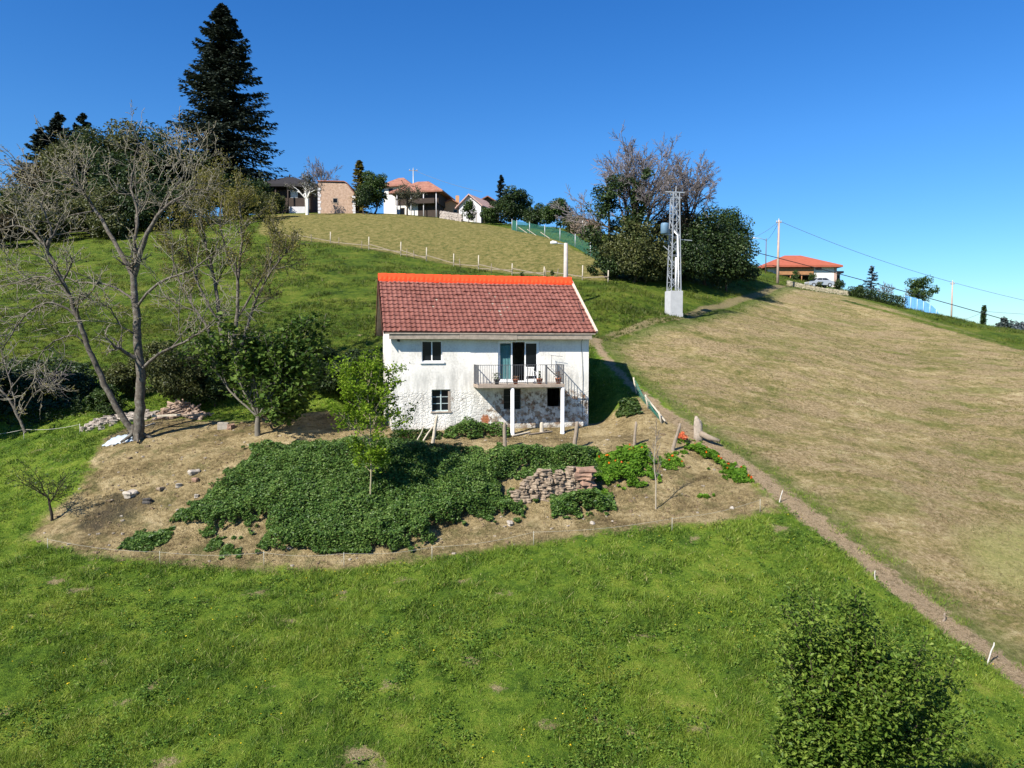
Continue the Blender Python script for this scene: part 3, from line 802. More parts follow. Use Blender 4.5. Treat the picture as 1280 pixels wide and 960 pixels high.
# ------------------------------------------------------------------ on the balcony
ch = thing('garden_chair', 'white plastic garden chair standing on the balcony behind the railing', 'chair', hworld(fx(664,-.55), -.55, FZ+HZ), HA+R(150))
M_plas = plain('white_chair_plastic', (.78,.78,.77), .45, .05)
q = MB()
for i in range(5): q.box((-.22+i*.09,-.21,.42),(-.22+i*.09+.075,.21,.445))
q.build('seat', M_plas, ch, bevel=.006)
q = MB()
for i in range(5): q.bar((-.19+i*.095,.20,.445),(-.17+i*.085,.30,.86),.07,.018,(0,1,0))
q.bar((-.24,.30,.86),(.24,.30,.86),.03,.07); q.build('backrest', M_plas, ch)
for sx in (-1, 1):
    q = MB(); q.tube([(sx*.25,-.22,.64),(sx*.26,.0,.65),(sx*.24,.25,.66)], .022, 6); q.build('armrest', M_plas, ch)
    for sy in (-1, 1):
        q = MB(); q.tube([(sx*.22,sy*.19,.43 if sy > 0 else .64),(sx*.26,sy*.25,0)], .022, 6); q.build('leg', M_plas, ch)
M_plant = leafmat('pot_plant_leaves', (.02,.05,.012), (.05,.10,.02), (.12,.17,.04))
M_dry = leafmat('withered_plant', (.10,.055,.03), (.2,.11,.06), (.3,.19,.11), .2)
M_pet = leafmat('pink_petals', (.5,.1,.09), (.6,.15,.12), (.7,.3,.2), .3)
for i, (u, lab, mt, ph, s_) in enumerate(((681, 'dark pot with a grey green plant at the left end of the balcony', M_plant, .22, .15), (644.5, 'terracotta pot with a short plant in the middle of the balcony edge', M_dry, .07, .15), (674.5, 'terracotta pot holding a tall thin plant on the balcony edge', M_plant, .30, .16), (698, 'terracotta pot with withered brown plant at the right end of the balcony', M_dry, .24, .17))):
    if i == 0: u = 621
    b = hworld(fx(u, -bd+.25), -bd+.25, FZ+HZ)
    pt = thing('flower_pot', lab, 'plant pot', b, 0, 'flower pots along the balcony edge')
    q = MB(); q.lathe([(s_*.62,0),(s_*.95,s_*1.5),(s_*1.1,s_*1.5),(s_*1.1,s_*1.85),(s_*.9,s_*1.85),(s_*.85,s_*1.65)], (0,0,0), 14)
    q.build('pot', M_terra if i else plain('dark_plastic_pot', (.05,.05,.05), .6), pt)
    r_ = np.random.default_rng(40+i); n = 60
    C = np.stack([r_.normal(0, .10 if i != 2 else .05, n), r_.normal(0, .10 if i != 2 else .05, n), s_*1.8 + r_.uniform(0, ph+.1, n)], -1) + np.array(b)
    leaf_obj('plant', C, .10, mt, 5+i, pt)
# ------------------------------------------------------------------ plants
class Tree:
    def __init__(s, seed): s.lines = []; s.tips = []; s.r = random.Random(seed); s.seed = seed
    def add(s, pts, rad, sides): s.lines.append((pts, rad, sides))
    def limb(s, pts, r0, r1, sub=4, sides=8, wig=.0):
        """a hand laid limb: smooth the points, taper the radius; returns the smoothed points"""
        pts = [Vector(p) for p in pts]; out = []
        for i in range(len(pts)-1):
            p0 = pts[max(i-1,0)]; p1 = pts[i]; p2 = pts[i+1]; p3 = pts[min(i+2,len(pts)-1)]
            for k in range(sub):
                t = k/sub
                q = .5*((2*p1)+(p2-p0)*t+(2*p0-5*p1+4*p2-p3)*t*t+(3*p1-p0-3*p2+p3)*t**3)
                if wig: q = q + Vector((s.r.gauss(0,wig),s.r.gauss(0,wig),s.r.gauss(0,wig)))
                out.append(q)
        out.append(pts[-1]); n = len(out)
        rad = [r0+(r1-r0)*i/(n-1) for i in range(n)]
        s.add(out, rad, sides); return out, rad
    def grow(s, p, d, L, rad, lev, c):
        r = s.r; n = c['seg'][lev]; pts = [Vector(p)]; d = Vector(d).normalized(); st = L/(n-1); g = c['gnarl']; tr = c['trop'][lev]
        ds = [d]
        for i in range(n-1):
            d = (d + Vector((r.gauss(0,g), r.gauss(0,g), r.gauss(0,g)+tr))).normalized()
            pts.append(pts[-1]+d*st); ds.append(d)
        end = max(rad*c.get('taper', .35), c.get('rmin', .006))
        rr = [rad+(end-rad)*i/(n-1) for i in range(n)]
        s.add(pts, rr, 6 if rad > .06 else 4 if rad > .03 else 3)
        if lev+1 < c['levels']: s.kids(pts, ds, rr, L, lev, c)
        else: s.tips.append(pts)
    def kids(s, pts, ds, rr, L, lev, c, n=None, start=None):
        r = s.r; m = len(pts)
        k = n or c['n'][lev]; st = c['start'] if start is None else start
        for j in range(k):
            t = st+(1-st)*(j+r.random())/k; f = t*(m-1); i = min(int(f), m-2)
            p = pts[i].lerp(pts[i+1], f-i); d = ds[i] if ds else (pts[i+1]-pts[i]).normalized()
            q = Vector((r.gauss(0,1), r.gauss(0,1), r.gauss(0,1))); q = q-d*q.dot(d)
            if q.length < 1e-6: continue
            a = R(r.gauss(c['ang'][lev], 10)); nd = d*math.cos(a)+q.normalized()*math.sin(a)
            nd.z += c.get('lift', .0)
            s.grow(p, nd, L*c['lr'][lev]*(1.1-.5*t)*r.uniform(.65,1.25), max(rr[i]*c.get('rk', .62), c.get('rmin', .006)), lev+1, c)
        if c.get('leader', True):
            s.grow(pts[-1], ds[-1] if ds else pts[-1]-pts[-2], L*c['lr'][lev]*r.uniform(.6,.9), rr[-1]*.95, lev+1, c)
    def mesh(s, name, m, parent, pick=None, jit=0):
        groups = {}
        for ln in s.lines:
            if pick is not None and not pick(ln): continue
            groups.setdefault((len(ln[0]), ln[2]), []).append(ln)
        VV, FF, off = [], [], 0
        for (n, k), L in groups.items():
            Pt = np.array([[tuple(p) for p in l[0]] for l in L]); Ra = np.array([l[1] for l in L])
            T = np.gradient(Pt, axis=1); T /= np.linalg.norm(T, axis=2, keepdims=True)+1e-9
            ax = Pt[:, -1]-Pt[:, 0]; ref = np.where((np.abs(ax[:, 2:3]) > .8*np.linalg.norm(ax, axis=1, keepdims=True)), np.array([[1.,.2,0]]), np.array([[.1,.2,1.]]))
            X = np.cross(T, ref[:, None]); X /= np.linalg.norm(X, axis=2, keepdims=True)+1e-9; Y = np.cross(T, X)
            a = 2*np.pi*np.arange(k)/k
            V = Pt[:, :, None]+(X[:, :, None]*np.cos(a)[None,None,:,None]+Y[:, :, None]*np.sin(a)[None,None,:,None])*Ra[:, :, None, None]
            ix = off+np.arange(V.size//3).reshape(len(L), n, k); nx = np.roll(ix, -1, 2)
            Fq = np.stack([ix[:, :-1], nx[:, :-1], nx[:, 1:], ix[:, 1:]], -1).reshape(-1, 4)
            VV.append(V.reshape(-1, 3)); FF.append(Fq); off += V.size//3
        org = np.array(parent.location)
        return np_obj(name, np.concatenate(VV)-org, np.concatenate(FF), m, parent, None, True)
    def tip_points(s, per, spread, frac=.3):
        r = np.random.default_rng(s.seed); out = []
        for pts in s.tips:
            m = len(pts)
            for _ in range(per):
                f = r.uniform(frac, 1)*(m-1); i = min(int(f), m-2); q = pts[i].lerp(pts[i+1], f-i)
                out.append(q)
        C = np.array([tuple(p) for p in out]); return C+r.normal(0, spread, C.shape)

def clumps(c, rad, n, seed, nc=40, rc=.30, shell=.62, low=-.7, flat=.8):
    """leaf points in clumps through an uneven crown"""
    r = np.random.default_rng(seed); rad = np.array(rad, float)
    D = r.normal(size=(nc*3, 3)); D /= np.linalg.norm(D, axis=1, keepdims=True); D = D[D[:, 2] > low][:nc]; nc = len(D)
    k = r.uniform(0, 1, nc)**.5
    C = np.array(c)+D*rad*(shell*(.35+.65*k)*r.uniform(.85,1.28,nc))[:, None]
    R_ = rc*rad.mean()*r.uniform(.55,1.35,nc)
    i = r.choice(nc, n, p=R_**2/np.sum(R_**2))
    q = r.normal(size=(n, 3)); q /= np.linalg.norm(q, axis=1, keepdims=True)
    q *= (r.uniform(.25,1,n)**.5)[:, None]; out = q.copy(); q[:, 2] *= flat
    return C[i]+q*R_[i][:, None], out

M_bark = plain('grey_lichen_bark', (.105,.090,.074), .95, .4, 6, .9, .1, col2=(.27,.26,.22))
M_bark2 = plain('brown_bark', (.085,.065,.048), .95, .35, 6, .8, .1)
M_twig = plain('purple_grey_twigs', (.17,.15,.15), .95, .25, 4, .2, .1)
M_dark = plain('dark_bark', (.035,.028,.022), .95, .3, 6, .5, .1)
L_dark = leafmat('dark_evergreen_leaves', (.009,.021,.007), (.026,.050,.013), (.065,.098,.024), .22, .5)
L_mid = leafmat('mid_green_leaves', (.014,.034,.008), (.040,.078,.014), (.085,.125,.026), .3)
L_olive = leafmat('olive_leaves', (.026,.036,.011), (.070,.085,.023), (.150,.152,.048), .3)
L_bright = leafmat('bright_spring_leaves', (.07,.13,.008), (.15,.25,.016), (.25,.34,.035), .45, .6, .1)
L_yel = leafmat('yellow_green_buds', (.09,.09,.015), (.17,.16,.028), (.26,.23,.05), .4)
L_fig = leafmat('fig_leaves', (.026,.058,.012), (.068,.120,.019), (.14,.20,.038), .3, .6, .12)
L_ivy = leafmat('ivy_leaves', (.022,.055,.012), (.068,.135,.024), (.16,.235,.055), .28, .45, .2, .9)
L_nas = leafmat('nasturtium_leaves', (.045,.105,.010), (.10,.21,.018), (.17,.29,.03), .4, .6, .1, 1.6)
L_conif = leafmat('redwood_needles', (.008,.015,.011), (.024,.036,.024), (.062,.080,.050), .08, .6)
L_cyp = leafmat('cypress_needles', (.012,.03,.008), (.035,.07,.015), (.07,.11,.025), .15, .6)
L_gold = leafmat('golden_thuja', (.06,.06,.008), (.14,.12,.015), (.22,.18,.03), .2, .6)
L_grey = leafmat('grey_green_leaves', (.04,.045,.030), (.085,.09,.062), (.15,.15,.10), .25)
L_brown = leafmat('brown_spring_leaves', (.03,.024,.010), (.065,.05,.02), (.11,.085,.035), .25)
L_hay = leafmat('dry_grass', (.10,.075,.035), (.22,.17,.085), (.36,.29,.16), .3, .8, .1, 1.2)

def simple_trunk(t, base, top, r0, nl=5, seed=1, spread=.5):
    """a tapered trunk with limbs that run into the crown"""
    b = Vector(base); e = Vector(top); rr = random.Random(seed)
    pts = [b-Vector((0,0,.15)), b.lerp(e,.3)+Vector((rr.gauss(0,.05),rr.gauss(0,.05),0))*(e-b).length, e]
    pl, _ = t.limb(pts, r0, r0*.3, 4, 8)
    H = (e-b).length
    for i in range(nl):
        k = rr.uniform(.3,.95); q = b.lerp(e, k); a = rr.uniform(0, 6.28)
        d = Vector((math.cos(a), math.sin(a), rr.uniform(.4,1.1)))
        t.limb([q, q+d*H*spread*.22, q+d*H*spread*.40+Vector((0,0,H*.03))], r0*.45, r0*.08, 3, 5)

def leafy(name, label, u, d, vtop, wpx, m, seed, n=5000, size=.25, group=None, cat='tree', bark=None, nc=45, rc=.3, low=-.96, squash=.54, base=None, trunk=True, cw=None, shell=.62, depth=1.0):
    """a tree or bush whose crown fills the given picture height and width"""
    b = at(u, d) if base is None else np.array(base)
    top = P(u, vtop, d)[2]; H = max(top-b[2], .4); w = wpx*d/F/2
    root = thing(name, label, cat, tuple(b), 0, group)
    ch = H*squash                                     # half height of the crown
    c = (b[0], b[1], top-ch*.92)
    C, o = clumps(c, (w, w*depth, ch*1.0), n, seed, nc, rc, shell, low)
    keep = C[:, 2] > b[2]+.05*H*0+.03
    if trunk:
        t = Tree(seed); simple_trunk(t, b, (b[0], b[1], top-ch*.8), max(.05, H*.022), 6, seed, .55)
        t.mesh('trunk', bark or M_bark2, root)
    leaf_obj('crown', C[keep], size, m, seed, root, outward=o[keep], up=.2)
    return root

BARE = dict(levels=4, seg=[7,6,5,4], gnarl=.16, trop=[.05,.05,.04,.02], n=[6,5,5,4], lr=[.55,.55,.55,.5], ang=[42,45,48,45], start=.3, rk=.6, rmin=.012, taper=.3)

# -- the walnut by the yard: limbs laid out from the picture, twigs grown from them
def limbs(t, d0, L, cfg, lev=1, kids=5, Lk=3.0, dj=.0):
    for spec in L:
        pts, r0, r1 = spec[:3]; nk = spec[3] if len(spec) > 3 else kids
        off = spec[4] if len(spec) > 4 else 0.0
        W = [P(p[0], p[1], d0+off*i/(len(pts)-1)) for i, p in enumerate(pts)]
        o, rr = t.limb(W, r0, r1, 4, 10 if r0 > .1 else 6, .02)
        ds = [(o[min(i+1,len(o)-1)]-o[max(i-1,0)]).normalized() for i in range(len(o))]
        if nk: t.kids(o, ds, rr, Lk, lev-1, cfg, nk, .35 if r0 < .12 else .55)
b = at(172, 37)
wal = thing('walnut_tree', 'large bare grey walnut tree with a forked leaning trunk beside the wood pile', 'tree', tuple(b))
t = Tree(11)
cW = dict(levels=4, seg=[6,6,5,4], gnarl=.24, trop=[.04,.05,.05,.05], n=[4,5,4,3], lr=[.78,.68,.60,.5], ang=[48,50,50,48], start=.2, rk=.6, rmin=.0135, taper=.35)
fw = 37.0
Lw = [([(172,560),(172,549),(174,532),(174.5,510),(176,470),(172,435),(171,400),(168,370),(167,343)], .30, .145, 2, 0),
 ([(166,540),(146,510),(126,470),(112,438),(99,402),(85,366),(70,335),(58,310)], .165, .075, 6, -1.0),
 ([(167,345),(152,318),(136,290),(120,264),(104,240),(92,215)], .13, .045, 7, .8),
 ([(168,343),(177,312),(187,285),(203,264),(224,246),(240,236)], .14, .04, 7, -1.0),
 ([(169,345),(168,310),(172,270),(164,235),(168,205)], .10, .035, 7, 1.2),
 ([(170,386),(190,360),(215,346),(238,338),(262,322)], .08, .03, 6, -1.6),
 ([(170,378),(150,362),(124,354),(96,352),(70,340)], .07, .03, 5, 1.5),
 ([(176,462),(200,442),(224,430),(250,416),(268,400)], .09, .03, 6, -1.5),
 ([(97,396),(66,378),(36,390),(14,418),(2,440)], .065, .022, 6, -1.4),
 ([(86,368),(56,346),(26,352),(-4,360)], .06, .022, 6, 1.2),
 ([(58,310),(40,290),(18,282),(-8,290)], .07, .022, 6, .5),
 ([(60,314),(64,284),(52,258),(60,236)], .07, .022, 6, -.6),
 ([(112,438),(96,420),(74,424),(52,440),(44,462)], .05, .02, 5, -1.2),
 ([(172,420),(152,408),(140,388),(128,380)], .05, .02, 4, -1.0),
 ([(104,240),(82,232),(58,226),(30,232)], .05, .018, 6, .6),
 ([(204,264),(214,240),(228,222),(236,205)], .05, .018, 6, .5)]
limbs(t, fw, Lw, cW, 1, 6, 3.1)
for a_, L_ in ((0.2,.9),(1.5,.7),(2.7,.95),(3.9,.8),(5.2,.85)):   # root flare
    p_ = Vector(b); e_ = Vector((math.cos(a_), math.sin(a_), 0))
    t.limb([p_+e_*.12+Vector((0,0,.75)), p_+e_*.26+Vector((0,0,.28)), p_+e_*L_+Vector((0,0,-.08))], .15, .05, 4, 8)
t.mesh('trunk', M_bark, wal, lambda l: l[1][0] > .028)
t.mesh('crown', plain('pale_gnarled_twigs', (.21,.19,.145), .95, .3, 5, .3, .1), wal, lambda l: l[1][0] <= .028)
C = t.tip_points(1, .05); r_ = np.random.default_rng(2); leaf_obj('buds', C, .11, L_yel, 3, wal)

# -- multi stemmed ash behind it
b = at(284, 45)
ash = thing('ash_tree', 'budding many stemmed ash tree rising behind the wood pile and the fig', 'tree', tuple(b))
t = Tree(21)
cA = dict(cW); cA.update(levels=4, gnarl=.15, trop=[.10,.09,.08,.06], n=[5,6,5,3], lr=[.7,.62,.58,.5], ang=[36,38,40,40])
La = [([(286,500),(280,440),(274,400),(268,350),(256,300),(250,262)], .17, .05, 8, .8),
 ([(288,500),(290,440),(296,400),(298,350),(302,300),(300,255)], .16, .05, 8, 0),
 ([(289,470),(306,420),(318,380),(336,345),(352,322)], .11, .04, 8, -1.0),
 ([(282,460),(262,415),(240,380),(224,350),(214,318)], .10, .035, 8, 1.0),
 ([(295,400),(320,360),(338,325),(344,295)], .08, .03, 7, 1.0),
 ([(272,400),(250,360),(236,320),(232,285)], .08, .03, 7, -1.2),
 ([(298,350),(284,318),(276,280),(278,240)], .07, .03, 7, 1.0)]
limbs(t, 45.0, La, cA, 1, 8, 2.9)
t.mesh('trunk', M_bark, ash, lambda l: l[1][0] > .028)
t.mesh('crown', plain('fine_olive_twigs', (.15,.135,.085), .95, .3, 5, .3, .1), ash, lambda l: l[1][0] <= .028)
C = t.tip_points(5, .16)
leaf_obj('buds', C, .12, L_yel, 5, ash)

# -- fig tree in the yard
b = at(322, 37.2)
fig = thing('fig_tree', 'broad fig tree with dark leaves and grey stems in the yard left of the house', 'tree', tuple(b))
t = Tree(31)
p0 = Vector(b); o, rr = t.limb([p0-Vector((0,0,.2)), p0+Vector((0,0,.5)), p0+Vector((.05,0,.9))], .16, .13, 3, 9)
cF = dict(levels=3, seg=[7,6,5], gnarl=.10, trop=[.07,.11,.12], n=[5,4,4], lr=[.55,.5,.5], ang=[34,36,36], start=.25, rk=.6, rmin=.013, taper=.4)
rf = random.Random(8)
for i in range(17):
    a = rf.uniform(0, 6.28); tilt = rf.uniform(.30,1.30)
    t.grow(o[-1], (math.cos(a)*math.sin(tilt)+.18, math.sin(a)*math.sin(tilt), math.cos(tilt)), rf.uniform(2.7,4.3), .065, 0, cF)
for i in range(4):
    a = rf.uniform(-.9, .9); t.grow(o[-1], (math.cos(a), math.sin(a), .12), rf.uniform(1.5,2.3), .03, 0, cF)
t.mesh('trunk', plain('pale_fig_bark', (.15,.135,.11), .95, .25, 5, .4, .1), fig)
C = t.tip_points(13, .22, .1); zc = b[2]+.40; C = C[C[:, 2] > zc]
leaf_obj('crown', C, .25, L_fig, 6, fig, aspect=1.15, up=.4)

# -- sapling with fresh leaves in front of the ivy
b = at(462, 30.6)
sap = thing('young_tree', 'slender young tree with fresh bright green leaves standing in the ivy', 'tree', tuple(b))
t = Tree(41); W = [P(462,672,30.6), P(463,620,30.6), P(464,570,30.6), P(462,520,30.6), P(458,480,30.8)]
o, rr = t.limb(W, .042, .016, 5, 8, .006)
cS = dict(levels=2, seg=[6,5], gnarl=.10, trop=[.08,.08], n=[5,4], lr=[.5,.5], ang=[48,45], start=.25, rk=.6, rmin=.007, taper=.4)
ds = [Vector((0,0,1))]*len(o)
for k in range(26):
    f = .42+.58*k/25; i = int(f*(len(o)-1)); a = k*2.4
    t.grow(o[i], (math.cos(a)*.9-.14, math.sin(a)*.7, .62), (1.75-1.0*max(0, f-.55)*1.2) if f > .52 else .7, .017, 0, cS)
t.mesh('trunk', plain('pale_sapling_bark', (.28,.24,.15), .9, .2), sap)
# leaves gather in round bunches at the twig ends
r_ = np.random.default_rng(7); bun = np.array([tuple(l[-1]) for l in t.tips]); C = np.repeat(bun, 36, 0)+r_.normal(0, .13, (len(bun)*36, 3))
leaf_obj('crown', C, .14, L_bright, 8, sap, aspect=1.5, up=.3)

# -- bare sapling, small bush, left bare tree
b = at(819, 30.6)
sp2 = thing('bare_sapling', 'thin bare sapling with pale stem on the dry bank right of the ivy', 'tree', tuple(b))
t = Tree(51); o, rr = t.limb([P(819,645,30.6),P(820,610,30.6),P(818,575,30.6),P(820,546,30.6)], .035, .010, 5, 7, .01)
t.kids(o, None, rr, 1.0, 0, dict(levels=3, seg=[5,5,4], gnarl=.12, trop=[.18,.15,.1], n=[9,4,3], lr=[.75,.5,.5], ang=[32,40,40], start=.35, rk=.6, rmin=.007, taper=.4), 12, .35)
t.mesh('trunk', plain('pale_sapling_stem', (.30,.26,.20), .9, .2), sp2, lambda l: l[1][0] > .022); t.mesh('crown', M_twig, sp2, lambda l: l[1][0] <= .022)
b = at(66, 30.8)
sb = thing('small_fruit_tree', 'small sparse dark tree on the edge of the dry bank at the left', 'tree', tuple(b))
t = Tree(61); o, rr = t.limb([P(66,664,30.8),P(64,640,30.8),P(60,622,30.9)], .07, .045, 4, 8, .01)
cB = dict(levels=4, seg=[5,5,4,4], gnarl=.2, trop=[.03,.04,.05,.04], n=[6,5,4,3], lr=[.6,.6,.55,.5], ang=[55,50,45,45], start=.15, rk=.6, rmin=.006, taper=.35)
for i in range(7):
    a = i*.9; t.grow(o[-1] if i > 2 else o[-3], (math.cos(a)*.9, math.sin(a)*.9, .75), 1.25, .03, 1, cB)
t.mesh('trunk', M_dark, sb, lambda l: l[1][0] > .016); t.mesh('branches', M_dark, sb, lambda l: l[1][0] <= .016)
C = t.tip_points(3, .07); leaf_obj('crown', C, .085, L_mid, 9, sb)
b = at(32, 40)
lb = thing('bare_tree', 'small bare tree leaning left in front of the black shade at the left edge', 'tree', tuple(b))
t = Tree(71); c2 = dict(cW); c2.update(levels=3, n=[5,4,4])
limbs(t, 40.0, [([(32,542),(22,520),(10,498),(-6,480)], .085, .05, 3, 0), ([(20,515),(14,480),(4,450),(-2,428)], .05, .02, 6, .6), ([(24,524),(40,495),(60,480),(70,462)], .035, .015, 6, -.5), ([(8,496),(26,470),(46,462),(60,470)], .035, .012, 6, .5)], c2, 1, 6, 2.0)
t.mesh('trunk', M_bark, lb, lambda l: l[1][0] > .028); t.mesh('crown', M_twig, lb, lambda l: l[1][0] <= .028)

# -- bush at the lower right, seen from above
d = 14.6; b = at(1046, d+.2)
fb = thing('leafy_bush', 'big leafy green bush at the lower right corner of the meadow', 'bush', tuple(b))
t = Tree(81); p0 = Vector(b)
cG = dict(levels=3, seg=[7,6,5], gnarl=.07, trop=[.04,.10,.12], n=[6,5,4], lr=[.5,.5,.5], ang=[30,34,36], start=.2, rk=.6, rmin=.006, taper=.35)
rg_ = random.Random(5)
o, rr = t.limb([p0-Vector((0,0,.2)), p0+Vector((.03,.02,.5)), p0+Vector((0,0,1.0))], .16, .12, 3, 9)
for i in range(25):
    a = rg_.uniform(0, 6.28); tl = rg_.uniform(.05,.95)**1.0*.78
    t.grow(o[-1], (math.cos(a)*math.sin(tl), math.sin(a)*math.sin(tl)*.9, math.cos(tl)), rg_.choice((2.0,2.5,2.9,3.3))*(1-.12*tl)*rg_.uniform(.85,1.1), .045, 0, cG)
t.mesh('trunk', M_bark2, fb)
C = t.tip_points(52, .16, .0)
leaf_obj('crown', C, .105, leafmat('bush_leaves', (.030,.062,.008), (.088,.150,.018), (.20,.26,.045), .35, .5, .15, 1.2), 10, fb, aspect=1.7, up=.4)

# ------------------------------------------------------------------ conifers
def conifer(name, label, u, d, vtop, R0, m, seed, nb=150, per=22, size=.5, bare=.05, droop=.35, group=None, pw=.85, base=None, H=None):
    b = at(u, d) if base is None else np.array(base)
    top = P(u, vtop, d)[2]; H = top-b[2]
    root = thing(name, label, 'conifer', tuple(b), 0, group)
    r = np.random.default_rng(seed); t = Tree(seed)
    t.limb([b-np.array([0,0,.3]), b+np.array([0,0,H*.5]), b+np.array([0,0,H*.995])], max(.08,H*.016), .03, 4, 8)
    Cs, Ts = [], []
    for i in range(nb):
        f = bare+(1-bare)*((i+r.random())/nb)**.9
        L = R0*(max(0, 1-f)**pw)*r.uniform(.62,1.12)+.15; a = r.uniform(0, 2*np.pi)
        s = np.linspace(.12, 1, per); h = np.array([math.cos(a), math.sin(a), 0])
        rise = .30*(f-.35)
        zz = L*(rise*s-droop*s*s*(1.1-f)+.16*s**4)
        pt = b+np.array([0,0,H*f])+h*(L*s)[:, None]+np.stack([0*s,0*s,zz], -1)
        t.lines.append(([Vector(q) for q in pt[::max(1,per//5)]][:5], [max(.02, .05*(1-k/5)) for k in range(5)][:len(pt[::max(1,per//5)][:5])], 3))
        k = np.repeat(np.arange(per), 3); side = np.cross(h, [0,0,1.0])
        wv = r.normal(0, 1, len(k))*.20*L*(s[k]*(1.15-s[k])*1.6+.08)
        q = pt[k]+side*wv[:, None]; q[:, 2] += r.normal(0, .05*size*2, len(k))-np.abs(wv)*.22
        Cs.append(q); Ts.append(h*.8+side*(np.sign(wv)*.7)[:, None]+np.array([0,0,-.15])+r.normal(0,.25,(len(k),3)))
    C = np.concatenate(Cs); T = np.concatenate(Ts)
    t.mesh('trunk', M_dark, root)
    n = len(C); nr_ = r.normal(0, .35, (n,3))+np.array([0,0,1.0]); T /= np.linalg.norm(T, axis=1, keepdims=True)
    nr_ -= T*(nr_*T).sum(1, keepdims=True); nr_ /= np.linalg.norm(nr_, axis=1, keepdims=True); B = np.cross(nr_, T)
    s = (size*r.uniform(.6,1.4,n))[:, None]
    V = np.stack([C-T*s*.5, C+B*s*.24-nr_*s*.1, C+T*s*.55-nr_*s*.15, C-B*s*.24-nr_*s*.1], 1).reshape(-1,3)
    np_obj('crown', V-b, np.arange(4*n).reshape(n,4), m, root, {'tint': np.repeat(r.uniform(0,1,n), 4)})
    return root
conifer('redwood_tree', 'very tall dark conifer with layered boughs towering over the village edge', 283, 150, 6, 14.6, L_conif, 101, 520, 40, .78, .06, .30, None, .70)

# ------------------------------------------------------------------ the wood at the far left
LATER = [('dark rounded tree closing the gap right of the pointed firs', 112, 130, 143, 96, L_dark, 1211, 9000), ('dark tree in front of the firs at the left of the wood', 78, 126, 165, 80, L_olive, 1212, 7000)]
GW = 'trees of the wood on the left skyline'
for u_, d_, vt_, w_, mm_, sd__, n_, lab_ in ((88,120,206,70,L_dark,1201,6000,'dark tree low under the pointed firs'),(30,112,236,60,L_olive,1202,4500,'olive tree low at the left of the wood'),(130,112,226,80,L_olive,1203,6000,'olive tree low under the rounded top of the wood'),
   (172,112,236,70,L_dark,1204,5000,'dark tree low beside the main trunk of the walnut'),(235,120,226,64,L_olive,1205,5000,'olive tree low between walnut and redwood'),(305,126,238,60,L_dark,1206,4500,'dark tree low between redwood and dark roofed house'),
   (345,128,238,34,L_olive,1207,1800,'thin olive tree before the dark roofed house'),(0,100,262,60,L_brown,1208,3500,'brown leafless looking thicket at the left edge'),(60,104,262,70,L_olive,1209,4500,'olive thicket below the wood behind the leaning walnut trunk'),(135,104,268,60,L_olive,1210,4000,'olive thicket below the wood behind the walnut fork')):
    LATER.append((lab_, u_, d_, vt_, w_, mm_, sd__, n_))
conifer('fir_tree', 'dark pointed fir at the left end of the skyline wood', 78, 132, 141, 9.5, L_conif, 111, 220, 24, .6, .05, .3, GW)
conifer('fir_tree', 'dark fir just right of the pointed fir in the skyline wood', 108, 136, 142, 8.5, L_conif, 112, 200, 24, .6, .05, .3, GW)
conifer('fir_tree', 'low feathery fir on the outer left slope of the skyline wood', 56, 128, 160, 9.0, L_conif, 113, 200, 24, .6, .05, .3, GW)
leafy('wood_tree', 'rounded dark tree forming the top of the skyline wood', 144, 134, 134, 124, L_olive, 114, 13000, .55, GW, nc=60, rc=.28)
leafy('wood_tree', 'dark green tree between the rounded top and the redwood', 194, 138, 144, 116, L_dark, 115, 12000, .55, GW, nc=60)
leafy('wood_tree', 'lower dark tree touching the left boughs of the redwood', 234, 142, 168, 90, L_dark, 116, 8000, .5, GW)
leafy('wood_tree', 'brown budding tree on the left flank of the skyline wood', 92, 124, 166, 96, L_olive, 117, 9000, .5, GW)
leafy('wood_tree', 'rusty brown tree at the foot of the leftmost firs', 44, 122, 192, 60, L_brown, 118, 3500, .45, GW)
leafy('wood_tree', 'small bright green tree at the left foot of the skyline wood', 18, 118, 220, 46, L_mid, 119, 3500, .45, GW)
leafy('wood_tree', 'broad dark tree behind the crown of the walnut', 158, 120, 190, 130, L_dark, 120, 10000, .5, GW)
leafy('wood_tree', 'olive tree behind the outer left twigs of the walnut', 60, 112, 232, 84, L_olive, 121, 5000, .45, GW)
leafy('wood_tree', 'yellow green tree standing before the redwood trunk', 262, 124, 196, 62, L_yel, 122, 1900, .34, GW, rc=.24, nc=40)
leafy('wood_tree', 'yellow green tree between the redwood and the dark roofed house', 300, 120, 226, 60, L_yel, 123, 1500, .34, GW, rc=.24, nc=36)
leafy('wood_tree', 'dark green tree under the right boughs of the redwood', 320, 138, 214, 46, L_dark, 124, 3500, .42, GW)
leafy('wood_tree', 'dark tree right under the redwood', 275, 140, 205, 84, L_dark, 125, 6000, .45, GW)
leafy('wood_tree', 'dull green tree low at the left edge behind the walnut', 5, 108, 250, 60, L_olive, 126, 4000, .45, GW)
leafy('wood_tree', 'dark bushy tree low behind the middle of the walnut crown', 112, 108, 246, 90, L_olive, 127, 5000, .42, GW)
leafy('wood_tree', 'dark bushy tree low behind the right half of the walnut crown', 200, 116, 222, 90, L_dark, 128, 5000, .42, GW)
leafy('wood_tree', 'young leafless thicket tree left of the dark roofed house', 330, 124, 236, 40, L_olive, 129, 1200, .3, GW, rc=.2)

for lab_, u_, d_, vt_, w_, mm_, sd__, n_ in LATER:
    leafy('wood_tree', lab_, u_, d_, vt_, w_, mm_, sd__, n_, .42, GW)
